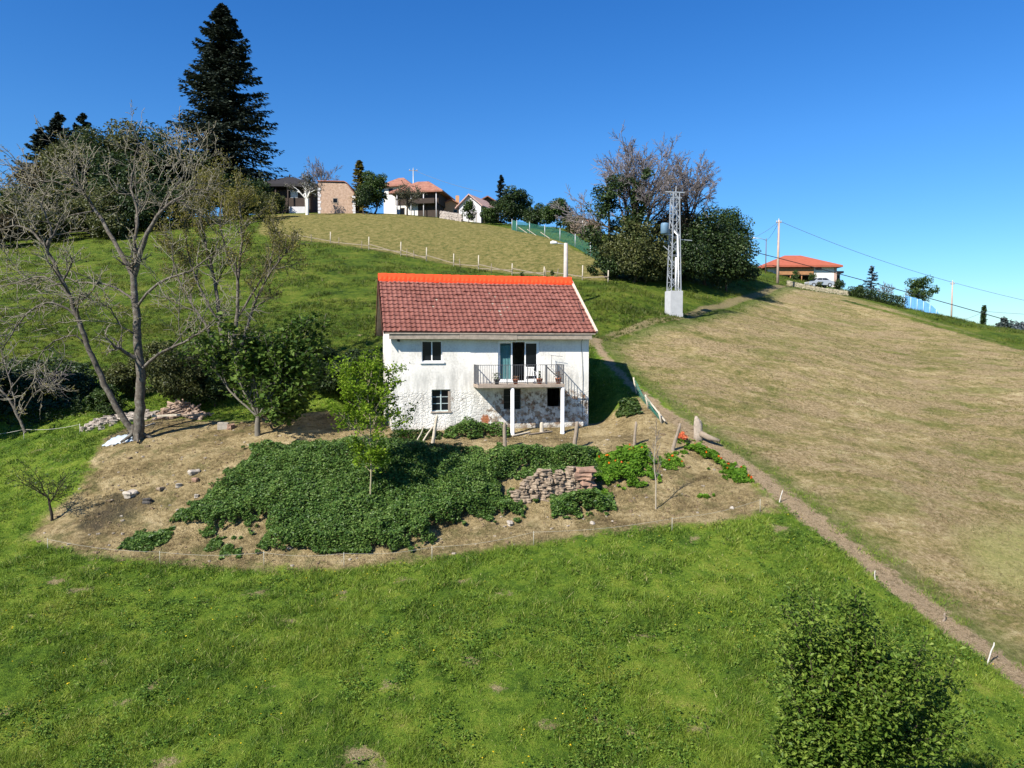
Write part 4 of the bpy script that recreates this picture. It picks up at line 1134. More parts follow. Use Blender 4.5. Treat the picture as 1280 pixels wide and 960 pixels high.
# ------------------------------------------------------------------ the clump right of the house
def bare_tree(name, label, u, d, vtop, wpx, seed, m=M_twig, bark=None, r0=None, fork=.3, nl=7, cfg=None, group=None, rmin=.02):
    b = at(u, d); top = P(u, vtop, d)[2]; H = top-b[2]; w = wpx*d/F/2
    root = thing(name, label, 'tree', tuple(b), 0, group); t = Tree(seed); r = t.r; p0 = Vector(b); r0 = r0 or H*.022
    o, rr = t.limb([p0-Vector((0,0,.3)), p0+Vector((r.gauss(0,.1),0,H*fork*.5)), p0+Vector((r.gauss(0,.2),0,H*fork))], r0, r0*.75, 3, 8)
    c = dict(BARE); c.update(rmin=rmin, gnarl=.13, trop=[.02,.02,.02,.0], n=[7,6,6,4], lr=[.52,.55,.55,.55], ang=[38,42,44,44], start=.3)
    if cfg: c.update(cfg)
    for i in range(nl):
        a = i*2.4+r.uniform(-.4,.4); ex = (i+.5)/nl
        e = Vector((math.cos(a)*w*ex*.95, math.sin(a)*w*ex*.95, H*(1-fork)*(.74-.34*ex*ex)))
        t.grow(o[-1] if i % 2 else o[-2], e, e.length*.95, r0*.5, 0, c)
    th = max(r0*.16, rmin*1.3); t.mesh('trunk', bark or M_bark2, root, lambda l: l[1][0] > th); t.mesh('crown', m, root, lambda l: l[1][0] <= th)
    return root, t
GC = 'trees of the clump right of the farmhouse'
bare_tree('bare_tree', 'tall bare tree with a wide haze of purple grey twigs right of the farmhouse', 790, 78, 172, 165, 131, r0=.30, fork=.25, nl=11, group=GC, rmin=.024)
bare_tree('bare_tree', 'bare tree with pale upright branches just behind the lattice pylon', 856, 80, 190, 84, 132, r0=.24, fork=.40, nl=8, group=GC, rmin=.024)
def ivied(u, d, v0, v1, wpx, label, seed, n=2600):
    b = at(u, d); root = thing('ivy_clad_tree', label, 'tree', tuple(b), 0, GC); t = Tree(seed)
    tp = P(u, v0, d); t.limb([b-np.array([0,0,.2]), (b+np.array(tp))/2+np.array([.3,0,0]), tp], .2, .06, 4, 8); t.mesh('trunk', M_bark2, root)
    w = wpx*d/F/2; z0 = P(u, v1, d)[2]; r = np.random.default_rng(seed); k = 16
    C = []; O = []
    for i in range(k):
        f = i/(k-1); c = (b[0]+r.normal(0, w*.35), b[1]+r.normal(0, w*.35), z0+(tp[2]-z0)*f)
        q, o = clumps(c, (w*r.uniform(.45,.9),)*3, n//k, seed+i, 8, .45); C.append(q); O.append(o)
    leaf_obj('crown', np.concatenate(C), .26, L_dark, seed, root, outward=np.concatenate(O)); return root
ivied(758, 76, 226, 335, 54, 'dark ivy clad trunk at the left edge of the clump', 141, 6500)
ivied(794, 75, 222, 300, 34, 'ivy wrapped main stem under the tall bare crown', 142, 3600)
leafy('thicket_tree', 'olive green thicket tree with pale curved branches beside the ivy clad trunk', 792, 74, 262, 100, L_olive, 143, 8500, .25, GC, squash=.56, rc=.24, nc=70)
leafy('thicket_tree', 'dark rounded thicket tree at the right of the pylon', 882, 80, 246, 96, L_dark, 144, 13000, .28, GC, squash=.58, nc=80)
leafy('thicket_tree', 'brown leaved thicket tree directly behind the pylon', 838, 82, 252, 96, L_brown, 145, 8500, .25, GC, squash=.58, rc=.24, nc=65)
leafy('thicket_tree', 'bright green topped tree at the right end of the clump', 908, 86, 240, 64, L_mid, 146, 10000, .27, GC, squash=.56, nc=70)
leafy('thicket_bush', 'black shaded undergrowth bush at the right foot of the clump', 908, 80, 286, 88, L_dark, 147, 9000, .26, GC, 'bush', squash=.58)
leafy('thicket_bush', 'dark undergrowth bush behind the concrete foot of the pylon', 850, 76, 300, 110, L_dark, 148, 9000, .25, GC, 'bush', squash=.55, low=-.95)
leafy('thicket_bush', 'green undergrowth bush between the ivy clad trunk and the pylon', 806, 74, 306, 96, L_olive, 149, 8000, .24, GC, 'bush', squash=.55, low=-.95)
leafy('thicket_bush', 'low dark bush at the left foot of the clump', 770, 75, 312, 52, L_dark, 150, 4000, .24, GC, 'bush', squash=.55, low=-.95)
leafy('thicket_bush', 'small pale bush at the right tip of the clump beside the path', 938, 92, 332, 28, L_mid, 151, 1500, .22, GC, 'bush', squash=.55, low=-.9)

# ------------------------------------------------------------------ village greenery
GV_ = 'trees among the village houses'
conifer('golden_thuja', 'golden green pointed thuja right of the stone barn', 450, 140, 201, 2.3, L_gold, 161, 130, 12, .5, .02, .1, GV_, .6)
leafy('village_tree', 'dense green tree between the stone barn and the red roofed houses', 468, 139, 207, 44, L_mid, 162, 6000, .36, GV_)
leafy('village_tree', 'bluish green tree close beside the golden thuja', 455, 136, 226, 24, L_dark, 163, 2500, .32, GV_)
bt, t = bare_tree('village_fruit_tree', 'sparse tree with whitewashed trunk before the dark roofed house', 384, 134, 212, 40, 164, plain('hazy_grey_twigs', (.2,.17,.16), .95), plain('whitewashed_trunk', (.7,.68,.64), .9, .1), .32, .36, 6, dict(levels=3, n=[5,5,4]), GV_, .035)
C = t.tip_points(4, .25); leaf_obj('leaf_haze', C, .28, L_grey, 165, bt)
bt, t = bare_tree('village_fruit_tree', 'purple hazed bare tree behind the stone barn', 398, 150, 200, 58, 166, M_twig, None, .2, .3, 7, dict(levels=4, n=[5,5,4,4]), GV_, .03)
bt, t = bare_tree('village_fruit_tree', 'round grey olive tree on a short trunk in front of the wide red roof', 509, 137, 229, 40, 167, plain('grey_green_twigs', (.16,.15,.10), .95), None, .18, .3, 7, dict(levels=3, n=[6,5,5]), GV_, .03)
C = t.tip_points(6, .25); leaf_obj('leaf_haze', C, .26, L_grey, 168, bt)
leafy('village_tree', 'small round green bush tree before the white gable house', 586, 132, 247, 22, L_mid, 169, 1700, .3, GV_)
conifer('dark_conifer', 'dark conifer tip rising above the right end of the village', 626, 140, 219, 2.6, L_conif, 170, 80, 12, .5, .0, .2, GV_)
leafy('village_tree', 'large dark green tree at the right end of the village', 641, 132, 232, 56, L_dark, 171, 8000, .36, GV_, low=-.95, squash=.55)
leafy('village_tree', 'green shrub beside the right wall of the white gable house', 613, 132, 256, 30, L_mid, 172, 2600, .3, GV_, 'bush', low=-.95, squash=.55)
leafy('village_tree', 'round grey green tree behind the green mesh fence', 697, 122, 245, 52, L_mid, 173, 5500, .34, GV_, squash=.5, low=-.9)
leafy('village_tree', 'dark tree behind the left half of the mesh fence', 670, 128, 255, 40, L_dark, 174, 4000, .34, GV_, low=-.95, squash=.55)
leafy('village_tree', 'dark shrubby tree screening the hidden red roofed house', 716, 116, 262, 30, L_olive, 176, 3200, .3, GV_)
leafy('village_tree', 'dark tree just left of the ivy clad trunk behind the mesh fence', 742, 108, 272, 28, L_olive, 177, 2600, .3, GV_)
bt, t = bare_tree('bare_shrub', 'pale brown leafless shrub behind the right half of the mesh fence', 728, 104, 268, 46, 175, plain('pale_brown_twigs', (.26,.2,.15), .95), None, .1, .15, 8, dict(levels=3, n=[6,5,5]), GV_, .03)
for i, (u, vt, lab) in enumerate(((652, 338, 'tiny young tree on the meadow above the left half of the ridge'), (690, 337, 'tiny young tree on the meadow beside the street lamp'))):
    leafy('young_meadow_tree', lab, u, 76, vt, 7, L_mid, 180+i, 160, .14, 'tiny trees on the upper meadow', squash=.4)

# ------------------------------------------------------------------ greenery by the right hand house
GR = 'bushes and trees beside the orange roofed house'
leafy('garden_bush', 'round dark bush at the right end of the orange roofed house', 1048, 112, 347, 16, L_dark, 191, 1200, .2, GR, 'bush', trunk=False, squash=.55, low=-.9)
leafy('garden_bush', 'low yellow green bush in front of the car', 1023, 112, 349, 12, L_olive, 192, 700, .18, GR, 'bush', trunk=False, squash=.55, low=-.9)
leafy('garden_bush', 'small leafy tree before the wooden balcony', 994, 112, 335, 12, L_mid, 193, 700, .18, GR, 'tree')
leafy('garden_bush', 'small dark tree before the white wall', 1016, 114, 338, 12, L_mid, 194, 700, .18, GR, 'tree')
leafy('garden_bush', 'dark round bush at the top of the clipped hedge', 1074, 108, 354, 17, L_dark, 195, 1200, .2, GR, 'bush', trunk=False, squash=.55, low=-.9)
conifer('blue_spruce', 'little blue grey spruce behind the hedge', 1089, 112, 333, 1.5, leafmat('blue_spruce_needles', (.03,.045,.05), (.07,.095,.11), (.13,.16,.18), .1), 196, 70, 9, .3, .02, .15, GR, .7)
bare_tree('bare_shrub', 'purple leafless shrub between the spruce and the blue fence', 1108, 108, 352, 22, 197, M_twig, None, .06, .2, 7, dict(levels=3, n=[5,5,4]), GR, .022)
bt = leafy('garden_tree', 'open crowned tree with bare left twigs in front of the blue fence', 1152, 103, 342, 58, L_mid, 198, 3000, .24, GR, squash=.40, rc=.22, nc=40, bark=M_bark)
bt, t = bare_tree('garden_tree', 'low leafless tree left of the open crowned tree', 1138, 104, 358, 40, 199, M_twig, M_bark, .12, .25, 7, dict(levels=3, n=[5,5,4]), GR, .022)
conifer('column_cypress', 'slim column cypress alone on the right hand ridge', 1229, 121, 382, .36, L_cyp, 200, 260, 6, .22, .01, -.6, None, .30)
# clipped hedge along the ridge
GH = [at(1063, 97), at(1085, 95.5), at(1108, 93), at(1130, 91)]
hd = thing('clipped_hedge', 'long dark clipped hedge running down the right hand ridge', 'hedge', tuple(GH[0]))
C = []; r_ = np.random.default_rng(201)
for i in range(3):
    k = 1300; f = r_.random(k)[:, None]; q = GH[i]*(1-f)+GH[i+1]*f
    C.append(q+np.stack([r_.uniform(-.5,.5,k), r_.uniform(-.5,.5,k), r_.uniform(.05,1.35,k)], -1))
leaf_obj('foliage', np.concatenate(C), .2, L_dark, 202, hd)
# far trees and wooded ridge on the right horizon
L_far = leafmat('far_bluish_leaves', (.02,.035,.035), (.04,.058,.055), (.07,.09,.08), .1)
GF_ = 'far trees on the right horizon'
leafy('far_tree', 'tall airy far tree on the right horizon', 1253, 290, 397, 17, L_far, 211, 2200, .9, GF_, squash=.16, rc=.3)
leafy('far_tree', 'low dark far tree left of the airy one', 1240, 300, 408, 16, L_far, 212, 1600, .9, GF_, squash=.35)
leafy('far_tree', 'low far tree right under the airy one', 1259, 300, 409, 22, L_far, 213, 1800, .9, GF_, squash=.3)
wl = []
r_ = np.random.default_rng(214)
for i in range(70):
    u = r_.uniform(1258, 1420); q = P(u, 411+r_.uniform(-2, 14), 620+r_.uniform(-30, 30)); wl.append(clumps(q, (9,9,8), 90, 300+i, 8, .5)[0])
fo = leaf_obj('far_wood', np.concatenate(wl), 3.2, leafmat('haze_tinted_wood', (.05,.065,.075), (.075,.09,.10), (.10,.115,.12), .0), 215); fo['kind'] = 'stuff'  # grey blue leaf colour carries the distance haze
fo['label'] = 'distant wood with haze in its leaf colour low on the right horizon'

# ------------------------------------------------------------------ bushes left of the house and the shade at the left
GB = 'bushes along the foot of the grass slope'
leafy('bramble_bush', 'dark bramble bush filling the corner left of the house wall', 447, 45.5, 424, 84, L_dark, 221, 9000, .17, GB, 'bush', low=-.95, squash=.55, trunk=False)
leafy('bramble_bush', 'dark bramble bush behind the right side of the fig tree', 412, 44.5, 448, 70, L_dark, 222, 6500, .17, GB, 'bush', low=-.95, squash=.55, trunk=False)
leafy('shrub', 'big olive shrub right behind the wood pile', 228, 42.5, 424, 96, L_olive, 223, 9000, .15, GB, 'bush', low=-.95, squash=.55, bark=M_dark, rc=.26, nc=60)
leafy('shrub', 'dark shrub between the wood pile and the fig tree', 268, 43, 445, 60, L_dark, 224, 5000, .15, GB, 'bush', low=-.95, squash=.55)
leafy('shrub', 'light green shrub behind the base of the walnut', 138, 42, 478, 46, L_mid, 225, 3000, .14, GB, 'bush', low=-.9, squash=.55)
leafy('shrub', 'dark shrub behind the fig tree', 350, 45, 432, 80, L_dark, 226, 6000, .16, GB, 'bush', low=-.95, squash=.55)
leafy('bramble_bush', 'bramble mound added to darken the shade at the far left edge', 20, 46, 462, 90, L_dark, 227, 7000, .17, GB, 'bush', low=-.95, squash=.6, trunk=False)  # this mound and the next are added to deepen the left shade
leafy('bramble_bush', 'bramble mound added to darken the shade behind the left trunk of the walnut', 82, 46, 462, 76, L_dark, 228, 6000, .17, GB, 'bush', low=-.95, squash=.6, trunk=False)
for lab_, u_, d_, vt_, w_, mm_, sd__, n_ in (('olive shrub showing between the two trunks of the walnut', 150, 45, 452, 66, L_olive, 241, 5000), ('mid green shrub behind the walnut trunk', 196, 46, 418, 76, L_olive, 242, 6000),
   ('tall olive shrub below the stems of the ash', 262, 47, 408, 90, L_mid, 243, 6500), ('olive shrub peeping over the fig crown', 318, 47.5, 402, 90, L_olive, 244, 6500), ('dark shrub right of the fig top', 392, 47, 424, 76, L_dark, 245, 6000),
   ('low light shrub at the right of the black shade', 122, 43.5, 486, 40, L_mid, 246, 2500)):
    leafy('shrub', lab_, u_, d_, vt_, w_, mm_, sd__, n_, .16, GB, 'bush', trunk=False, rc=.25, nc=60)
for i, (x, y, h, w, lab) in enumerate(((-38.2, 38.5, 13.0, 4.6, 'unseen dense evergreen left of the view casting the left edge shade'), (-34.0, 40.4, 11.5, 4.2, 'second unseen evergreen left of the view casting the left edge shade'))):  # unseen trees placed so that their shadow darkens the left edge
    zz = z1(x, y); rt = thing('unseen_evergreen', lab, 'tree', (x, y, zz)); t = Tree(230+i); simple_trunk(t, (x,y,zz), (x,y,zz+h*.7), .3, 7, 3); t.mesh('trunk', M_dark, rt)
    C, o = clumps((x,y,zz+h*.55), (w,w,h*.5), 16000, 231+i, 90, .34); leaf_obj('crown', C, .5, L_dark, 232+i, rt, outward=o)

# ------------------------------------------------------------------ ivy, creeping plants, grass
def area(pg, n, seed):
    r = np.random.default_rng(seed); lo, hi = pg.min(0), pg.max(0); out = np.empty((0,2))
    while len(out) < n:
        q = r.uniform(lo, hi, (n*3, 2)); s = sdist(q[:,0], q[:,1], pg); e = fbm(q[:,0]*1.5, q[:,1]*1.5, seed)
        out = np.concatenate([out, q[s > (e-.5)*2.0+(vnoise(q[:,0]*5, q[:,1]*5, seed+7)-.5)*.7]])
    return out[:n]
def gnormal(x, y, e=.15):
    nx = -(zt(x+e, y)-zt(x-e, y))/(2*e); ny = -(zt(x, y+e)-zt(x, y-e))/(2*e)
    n = np.stack([nx, ny, np.ones_like(nx)], -1); return n/np.linalg.norm(n, axis=1, keepdims=True)
def creeper(name, label, pts, n, size, m, seed, thick=.3, cat='plant', group=None, rag=True, fl=None):
    pg = poly(pts); q = area(pg, n, seed); z = zt(q[:,0], q[:,1]); nn = gnormal(q[:,0], q[:,1]); r = np.random.default_rng(seed)
    sd_ = np.clip(sdist(q[:,0], q[:,1], pg)/.55, .25, 1)
    th_ = thick*sd_*(.35+1.1*fbm(q[:,0]*1.1, q[:,1]*1.1, seed+3))
    C = np.stack([q[:,0], q[:,1], z], -1)+nn*(th_*r.uniform(.25,1,n)**.6)[:, None]
    b = (*pg.mean(0), z1(*pg.mean(0))); root = thing(name, label, cat, b, 0, group)
    leaf_obj('foliage', C, size, m, seed, root, outward=nn, up=.25, aspect=1.15, var=.6)
    if fl:
        k = r.choice(n, fl[0], replace=False); Cf = C[k]+nn[k]*.07
        for i_, cf in enumerate(Cf): leaf_obj('flower', np.repeat(cf[None], 4, 0)+r.normal(0, .022, (4, 3)), .09, fl[1], seed+1+i_, root, up=.2, aspect=1.0)
    return root
M_orfl = leafmat('orange_flowers', (.55,.07,.01), (.75,.13,.012), (.85,.25,.02), .3)
M_yel = leafmat('yellow_flowers', (.6,.4,.01), (.75,.55,.02), (.8,.65,.05), .3)
IV = [(322,560),(345,556),(371,568),(374,557),(430,558),(480,556),(540,561),(600,562),(640,563),(700,563),(745,565),(752,590),(742,588),(690,588),(645,590),(632,606),(634,622),(660,634),(640,648),(600,650),(575,655),(560,664),(548,680),(520,688),(480,694),(400,694),(340,694),(330,684),(326,660),(318,654),(290,664),(258,670),(236,662),(214,652),(250,628),(285,602),(305,580)]
creeper('ivy_bank', 'large mat of dark glossy ivy hanging down the terrace bank', IV, 150000, .083, L_ivy, 301, .70, 'ivy')
creeper('ivy_patch', 'ivy clump below the right half of the ruined stone wall', [(690,628),(720,618),(752,612),(768,630),(764,646),(740,640),(715,648),(690,646)], 4200, .12, L_ivy, 302, .55, 'ivy', 'separate patches of ivy')
creeper('ivy_patch', 'small ivy patch lying left of the tip of the ivy mat', [(152,682),(180,668),(208,660),(216,668),(200,680),(178,690)], 1700, .12, L_ivy, 303, .3, 'ivy', 'separate patches of ivy')
creeper('ivy_patch', 'small ivy patch just below the lower edge of the ivy mat', [(262,680),(284,672),(308,688),(300,698),(276,692)], 1300, .12, L_ivy, 304, .25, 'ivy', 'separate patches of ivy')
creeper('nasturtium_bank', 'bright green nasturtiums with orange flowers hanging right of the stone wall', [(738,574),(760,566),(790,560),(812,556),(818,574),(806,596),(797,616),(775,612),(752,610)], 5200, .13, L_nas, 305, .5, 'flowers', None, True, (12, M_orfl))
creeper('nasturtium_strip', 'strip of nasturtiums with orange flowers trailing along the track below the stump', [(850,558),(872,552),(892,564),(915,582),(942,602),(926,604),(900,590),(876,576),(852,570)], 3000, .13, L_nas, 306, .3, 'flowers', None, True, (11, M_orfl))
creeper('nasturtium_clump', 'small clump of nasturtiums at the terrace corner by the bare sapling', [(826,582),(836,570),(848,566),(852,578),(840,588)], 900, .12, L_nas, 307, .3, 'flowers', None, True, (3, M_orfl))
creeper('green_weed', 'lone bright weed on the dry bank below the nasturtium strip', [(872,620),(880,612),(890,614),(890,624),(878,626)], 260, .13, L_nas, 308, .25, 'plant')
creeper('wall_foot_plants', 'low dark green plants along the foot of the house wall', [(556,541),(580,536),(620,536),(640,539),(640,546),(600,548),(560,549)], 3600, .11, L_ivy, 309, .75, 'plant')
creeper('corner_plants', 'low green plants under the left corner of the house', [(486,543),(515,540),(552,541),(550,550),(515,552),(486,553)], 1800, .11, L_mid, 310, .5, 'plant')
creeper('terrace_edge_weeds', 'light green weeds along the terrace edge above the shaded ivy', [(440,557),(490,552),(540,556),(575,562),(560,574),(500,572),(450,566)], 2600, .12, L_mid, 311, .35, 'plant')
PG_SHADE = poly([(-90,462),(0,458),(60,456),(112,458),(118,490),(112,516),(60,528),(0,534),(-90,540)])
creeper('shade_blackening_brambles', 'dark brambles added to blacken the shade at the left edge', [(-90,462),(0,458),(60,456),(112,458),(118,490),(112,516),(60,528),(0,534),(-90,540)], 12000, .17, L_dark, 313, .8, 'plant')  # dark leaves added so the shade goes black, without bright grass
creeper('grass_tussock', 'round green tussock at the lower end of the house shadow', [(768,508),(782,497),(798,506),(800,518),(784,520),(770,518)], 1500, .14, L_mid, 312, .5, 'plant')

GRASS = grass_material()
def sample_screen(n, d0, d1, seed, half=.82):
    r = np.random.default_rng(seed); a = r.uniform(0, 1, n); d = d0*(d1/d0)**a
    return r.uniform(-half, half, n)*d, d
def outside(x, y, k=0.0):
    return (sdist(x, y, PG_YARD) < -.15+k) & (sdist(x, y, PG_SHADE) < 0) & (sdist(x, y, PG_MOWN) < -.1) & (sdist(x, y, PG_TRACK, False) < -.55) & (sdist(x, y, PG_UPPER) < 0)
gx_, gy_ = sample_screen(290000, 13, 66, 401, 1.12)
k = outside(gx_, gy_); lx, ly = hloc(gx_, gy_); k &= ~((lx > -.3) & (lx < HW+.3) & (ly > -3) & (ly < HD+.3))
pn = .5*fbm(gx_*.8, gy_*.8, 77, 3)+.5*fbm(gx_*2.6, gy_*2.6, 78, 2); k &= np.random.default_rng(5).random(len(pn)) < .25+1.2*pn; k &= bare_sd(gx_, gy_) < .05; gx_, gy_, pn = gx_[k], gy_[k], pn[k]
big = fbm(gx_*.25, gy_*.25, 88, 2)
H = (.03+.145*sstep(.38,.62,pn))*(.6+.8*big); Wd = np.clip(.022*(gy_/18), .018, .06)
V, Fq, tint = blades(gx_, gy_, zt(gx_, gy_), H, Wd, 6, 402, 1.15, .075)
g = np_obj('meadow_grass', V, Fq, GRASS, None, {'tint': tint}); g['kind'] = 'stuff'; g['label'] = 'long lush green meadow grass around the terrace'
# broad leaved weeds in the meadow
L_weed = leafmat('meadow_weeds', (.030,.075,.014), (.085,.160,.022), (.20,.27,.045), .3, .6, .1, .5)
gx_, gy_ = sample_screen(82000, 13, 56, 405, 1.12); k = outside(gx_, gy_) & (np.random.default_rng(9).random(82000) < sstep(.45,.68,.5*fbm(gx_*.5, gy_*.5, 66)+.5*fbm(gx_*2.2, gy_*2.2, 67))); gx_, gy_ = gx_[k], gy_[k]
r_ = np.random.default_rng(406); n = len(gx_); X = np.repeat(gx_, 6)+r_.normal(0, .07, n*6); Y = np.repeat(gy_, 6)+r_.normal(0, .07, n*6); Z = np.repeat(zt(gx_, gy_), 6)+r_.uniform(.03, .20, n*6)
g = leaf_obj('meadow_weeds', np.stack([X, Y, Z], -1), .082, L_weed, 407, None, up=.45, aspect=1.9); g['kind'] = 'stuff'; g['label'] = 'broad leaved weeds scattered in the meadow grass'
# the far slope: longer, coarser tufts, fewer of them
gx_, gy_ = sample_screen(80000, 58, 135, 431, .8); k = outside(gx_, gy_) & (sdist(gx_, gy_, PG_PATH, False) < -.6)
pn = fbm(gx_*.5, gy_*.5, 79, 3); k &= np.random.default_rng(12).random(len(pn)) < sstep(.35,.65,pn); gx_, gy_, pn = gx_[k], gy_[k], pn[k]
V, Fq, tint = blades(gx_, gy_, zt(gx_, gy_), .08+.22*sstep(.4,.7,pn), np.full(len(gx_), .075), 4, 432, 1.1, .2)
g = np_obj('slope_grass', V, Fq, GRASS, None, {'tint': tint}); g['kind'] = 'stuff'; g['label'] = 'coarse grass tufts on the slope behind the house'
# dandelions
gx_, gy_ = sample_screen(1100, 15, 45, 441); k = outside(gx_, gy_) & (fbm(gx_*.35, gy_*.35, 44) > .5); gx_, gy_ = gx_[k], gy_[k]
g = leaf_obj('dandelions', np.stack([gx_, gy_, zt(gx_, gy_)+.14], -1), .05, M_yel, 442, None, up=.8, aspect=1.0); g['kind'] = 'stuff'; g['label'] = 'tiny yellow flowers dotted over the meadow'
# dry stalks on the yard and the bank
gx_, gy_ = sample_screen(42000, 25, 46, 411, .6)
k = (sdist(gx_, gy_, PG_YARD) > -.3); lx, ly = hloc(gx_, gy_); k &= ~((lx > -.3) & (lx < HW+.3) & (ly > -.2) & (ly < HD+.3)); k &= np.random.default_rng(6).random(len(k)) < fbm(gx_*1.2, gy_*1.2, 99)*1.2
k &= ~((gy_ > 35.2) & (np.random.default_rng(8).random(len(k)) < .6))
gx_, gy_ = gx_[k], gy_[k]
V, Fq, tint = blades(gx_, gy_, zt(gx_, gy_), np.random.default_rng(3).uniform(.03,.11,len(gx_)), np.full(len(gx_), .024), 7, 412, 1.4, .10)
g = np_obj('dry_grass', V, Fq, L_hay, None, {'tint': tint}); g['kind'] = 'stuff'; g['label'] = 'dry cut grass lying on the yard and bank'
# stubble of the mown field, greener along its edge
gx_, gy_ = sample_screen(90000, 17, 90, 421, .85)
sm = sdist(gx_, gy_, PG_MOWN); k = (sm > .1) & (fbm(gx_*.7, gy_*1.6, 55) > .47); gx_, gy_, sm = gx_[k], gy_[k], sm[k]
hh = np.where(sm < 1.3, .11, .040); V, Fq, tint = blades(gx_, gy_, zt(gx_, gy_), hh, np.clip(.02*gy_/22, .015, .06), 6, 422, 1.1, .12)
g2x, g2y = sample_screen(52000, 17, 95, 425, .85); s2_ = sdist(g2x, g2y, PG_MOWN); k = (s2_ > .1) & (fbm(g2x*.35+3, g2y*.8, 57) > .50); g2x, g2y = g2x[k], g2y[k]
V2_, F2_, t2_ = blades(g2x, g2y, zt(g2x, g2y), np.full(len(g2x), .055), np.clip(.024*g2y/22, .018, .07), 5, 426, 1.0, .10)
g = np_obj('regrowth_grass', V2_, F2_, leafmat('olive_regrowth', (.05,.06,.018), (.13,.13,.04), (.26,.23,.09), .3, .8, .1, .5), None, {'tint': t2_}); g['kind'] = 'stuff'; g['label'] = 'olive green regrowth among the stubble of the mown hillside'
eg = np.repeat(np.repeat(sm < 1.3, 6), 3)
fa = Fq[eg[Fq[:, 0]]]; fb_ = Fq[~eg[Fq[:, 0]]]
for nm, ff, mm, lab in (('mown_stubble', fb_, L_hay, 'short dry stubble on the mown hillside'), ('edge_grass', fa, GRASS, 'green grass fringe along the edge of the mown hillside')):
    us = np.unique(ff); rm = np.zeros(len(V), int); rm[us] = np.arange(len(us))
    g = np_obj(nm, V[us], rm[ff], mm, None, {'tint': tint[us]}); g['kind'] = 'stuff'; g['label'] = lab
# ------------------------------------------------------------------ the yard: posts, stones, wood
M_post = plain('old_grey_post_wood', (.23,.185,.14), .95, .35, 8, .8)
M_pale = plain('sun_bleached_wood', (.42,.37,.29), .95, .3, 6, .6)
M_stone = plain('pale_field_stone', (.34,.30,.25), .95, .3, 5, .6)
M_stone2 = plain('brown_wall_stone', (.23,.175,.125), .95, .6, 4.5, .9, col2=(.43,.35,.26))
M_brick = plain('old_red_brick', (.25,.155,.11), .95, .35, 6, .6)
M_white = plain('white_stake', (.48,.46,.41), .7, .1)
M_galv = plain('galvanised_steel', (.36,.38,.40), .5, .12, 5, .15, .4, .35)
M_greenp = plain('green_net_plastic', (.035,.16,.115), .6, .2)
M_tar = plain('pale_blue_tarpaulin', (.34,.40,.46), .55, .15, 4, .6)
M_cable = plain('black_cable', (.015,.015,.015), .6, .1)
M_wire = plain('grey_wire', (.12,.14,.16), .6, .1)
rx = random.Random(77)

def stake(name, label, u0, v0, u1, v1, d, r0, m, group=None, cat='post', seed=1, dtop=0.0):
    b = rg(u0, v0); d = b[1]; tp = np.array(P(u1, v1, d+dtop)); rr = random.Random(seed)
    root = thing(name, label, cat, tuple(b), 0, group); q = MB(); H = tp-b
    pts = [Vector(b)-Vector(H)*.12] + [Vector(b)+Vector(H)*f+Vector((rr.gauss(0,.012),rr.gauss(0,.012),0)) for f in (0,.3,.6,.88,1)]
    q.tube(pts, [r0*1.05,r0,r0*.95,r0*.9,r0*.86,r0*.55], 9, True, .16, rr); q.shift(b); q.build('shaft', m, root)
    return root
GP = 'old wooden posts along the terrace edge'
stake('fence_post', 'grey wooden post standing upright just left of the front column', 631, 562, 631, 528, 34.7, .10, M_post, GP, seed=1)
stake('fence_post', 'split wooden post leaning right beyond the front columns', 717, 563, 722, 527, 34.8, .11, M_post, GP, seed=2)
stake('fence_post', 'thin upright post at the upper edge of the nasturtiums', 793, 557, 795, 527, 35, .075, M_post, GP, seed=3)
stake('fence_post', 'leaning post right beside the orange bush at the terrace corner', 841, 563, 850, 529, 35.6, .085, M_post, GP, seed=4)
stake('fence_post', 'bleached post standing among the leaning sticks under the lower window', 541, 555, 546, 519, 35, .085, M_pale, GP, seed=5)
stake('leaning_stick', 'thin stick leaning at the left of the bleached post', 519, 556, 531, 532, 35, .035, M_pale, 'sticks leaning by the bleached post', 'stick', 6)
stake('leaning_stick', 'broad pale slat leaning between the thin stick and the bleached post', 527, 554, 541, 533, 35, .05, M_pale, 'sticks leaning by the bleached post', 'stick', 7)
stake('post_stub', 'short thick post stub in the shade between the two columns', 677, 541, 677, 528, 38.8, .11, M_pale, None, 'post', 8)
# broken stump at the bend of the track
b = rg(872, 549); st = thing('broken_stump', 'thick split grey stump at the terrace corner beside the track', 'stump', tuple(b))
q = MB(); q.tube([(0,0,-.2),(0.02,0,.2),(-.02,0,.7),(-.06,0,1.0),(-.10,0,1.18)], [.24,.21,.19,.13,.05], 11, True, .3, rx); q.tube([(.08,.05,.2),(.12,.05,.75),(.15,.05,.98)], [.14,.11,.03], 8, True, .3, rx); q.build('stump', plain('old_split_stump', (.30,.25,.20), .95, .45, 7, .9), st)
q = MB(); q.tube([(.1,-.1,.30),(.5,-.35,.12),(.95,-.6,.0)], [.16,.14,.08], 9, True, .2, rx); q.build('root', M_post, st)
b = rg(852, 552)
ob = thing('orange_bush', 'little bush of orange red flowers against the leaning post', 'flowers', tuple(b)); r_ = np.random.default_rng(1)
C, o = clumps((b[0], b[1], b[2]+.30), (.30,.25,.36), 420, 500, 9, .4); leaf_obj('flowers', C, .11, leafmat('coral_flowers', (.45,.08,.03), (.65,.16,.06), (.8,.32,.16), .3), 501, ob, outward=o)
leaf_obj('leaves', C[::3]+np.array([0,0,-.2]), .10, L_nas, 502, ob)
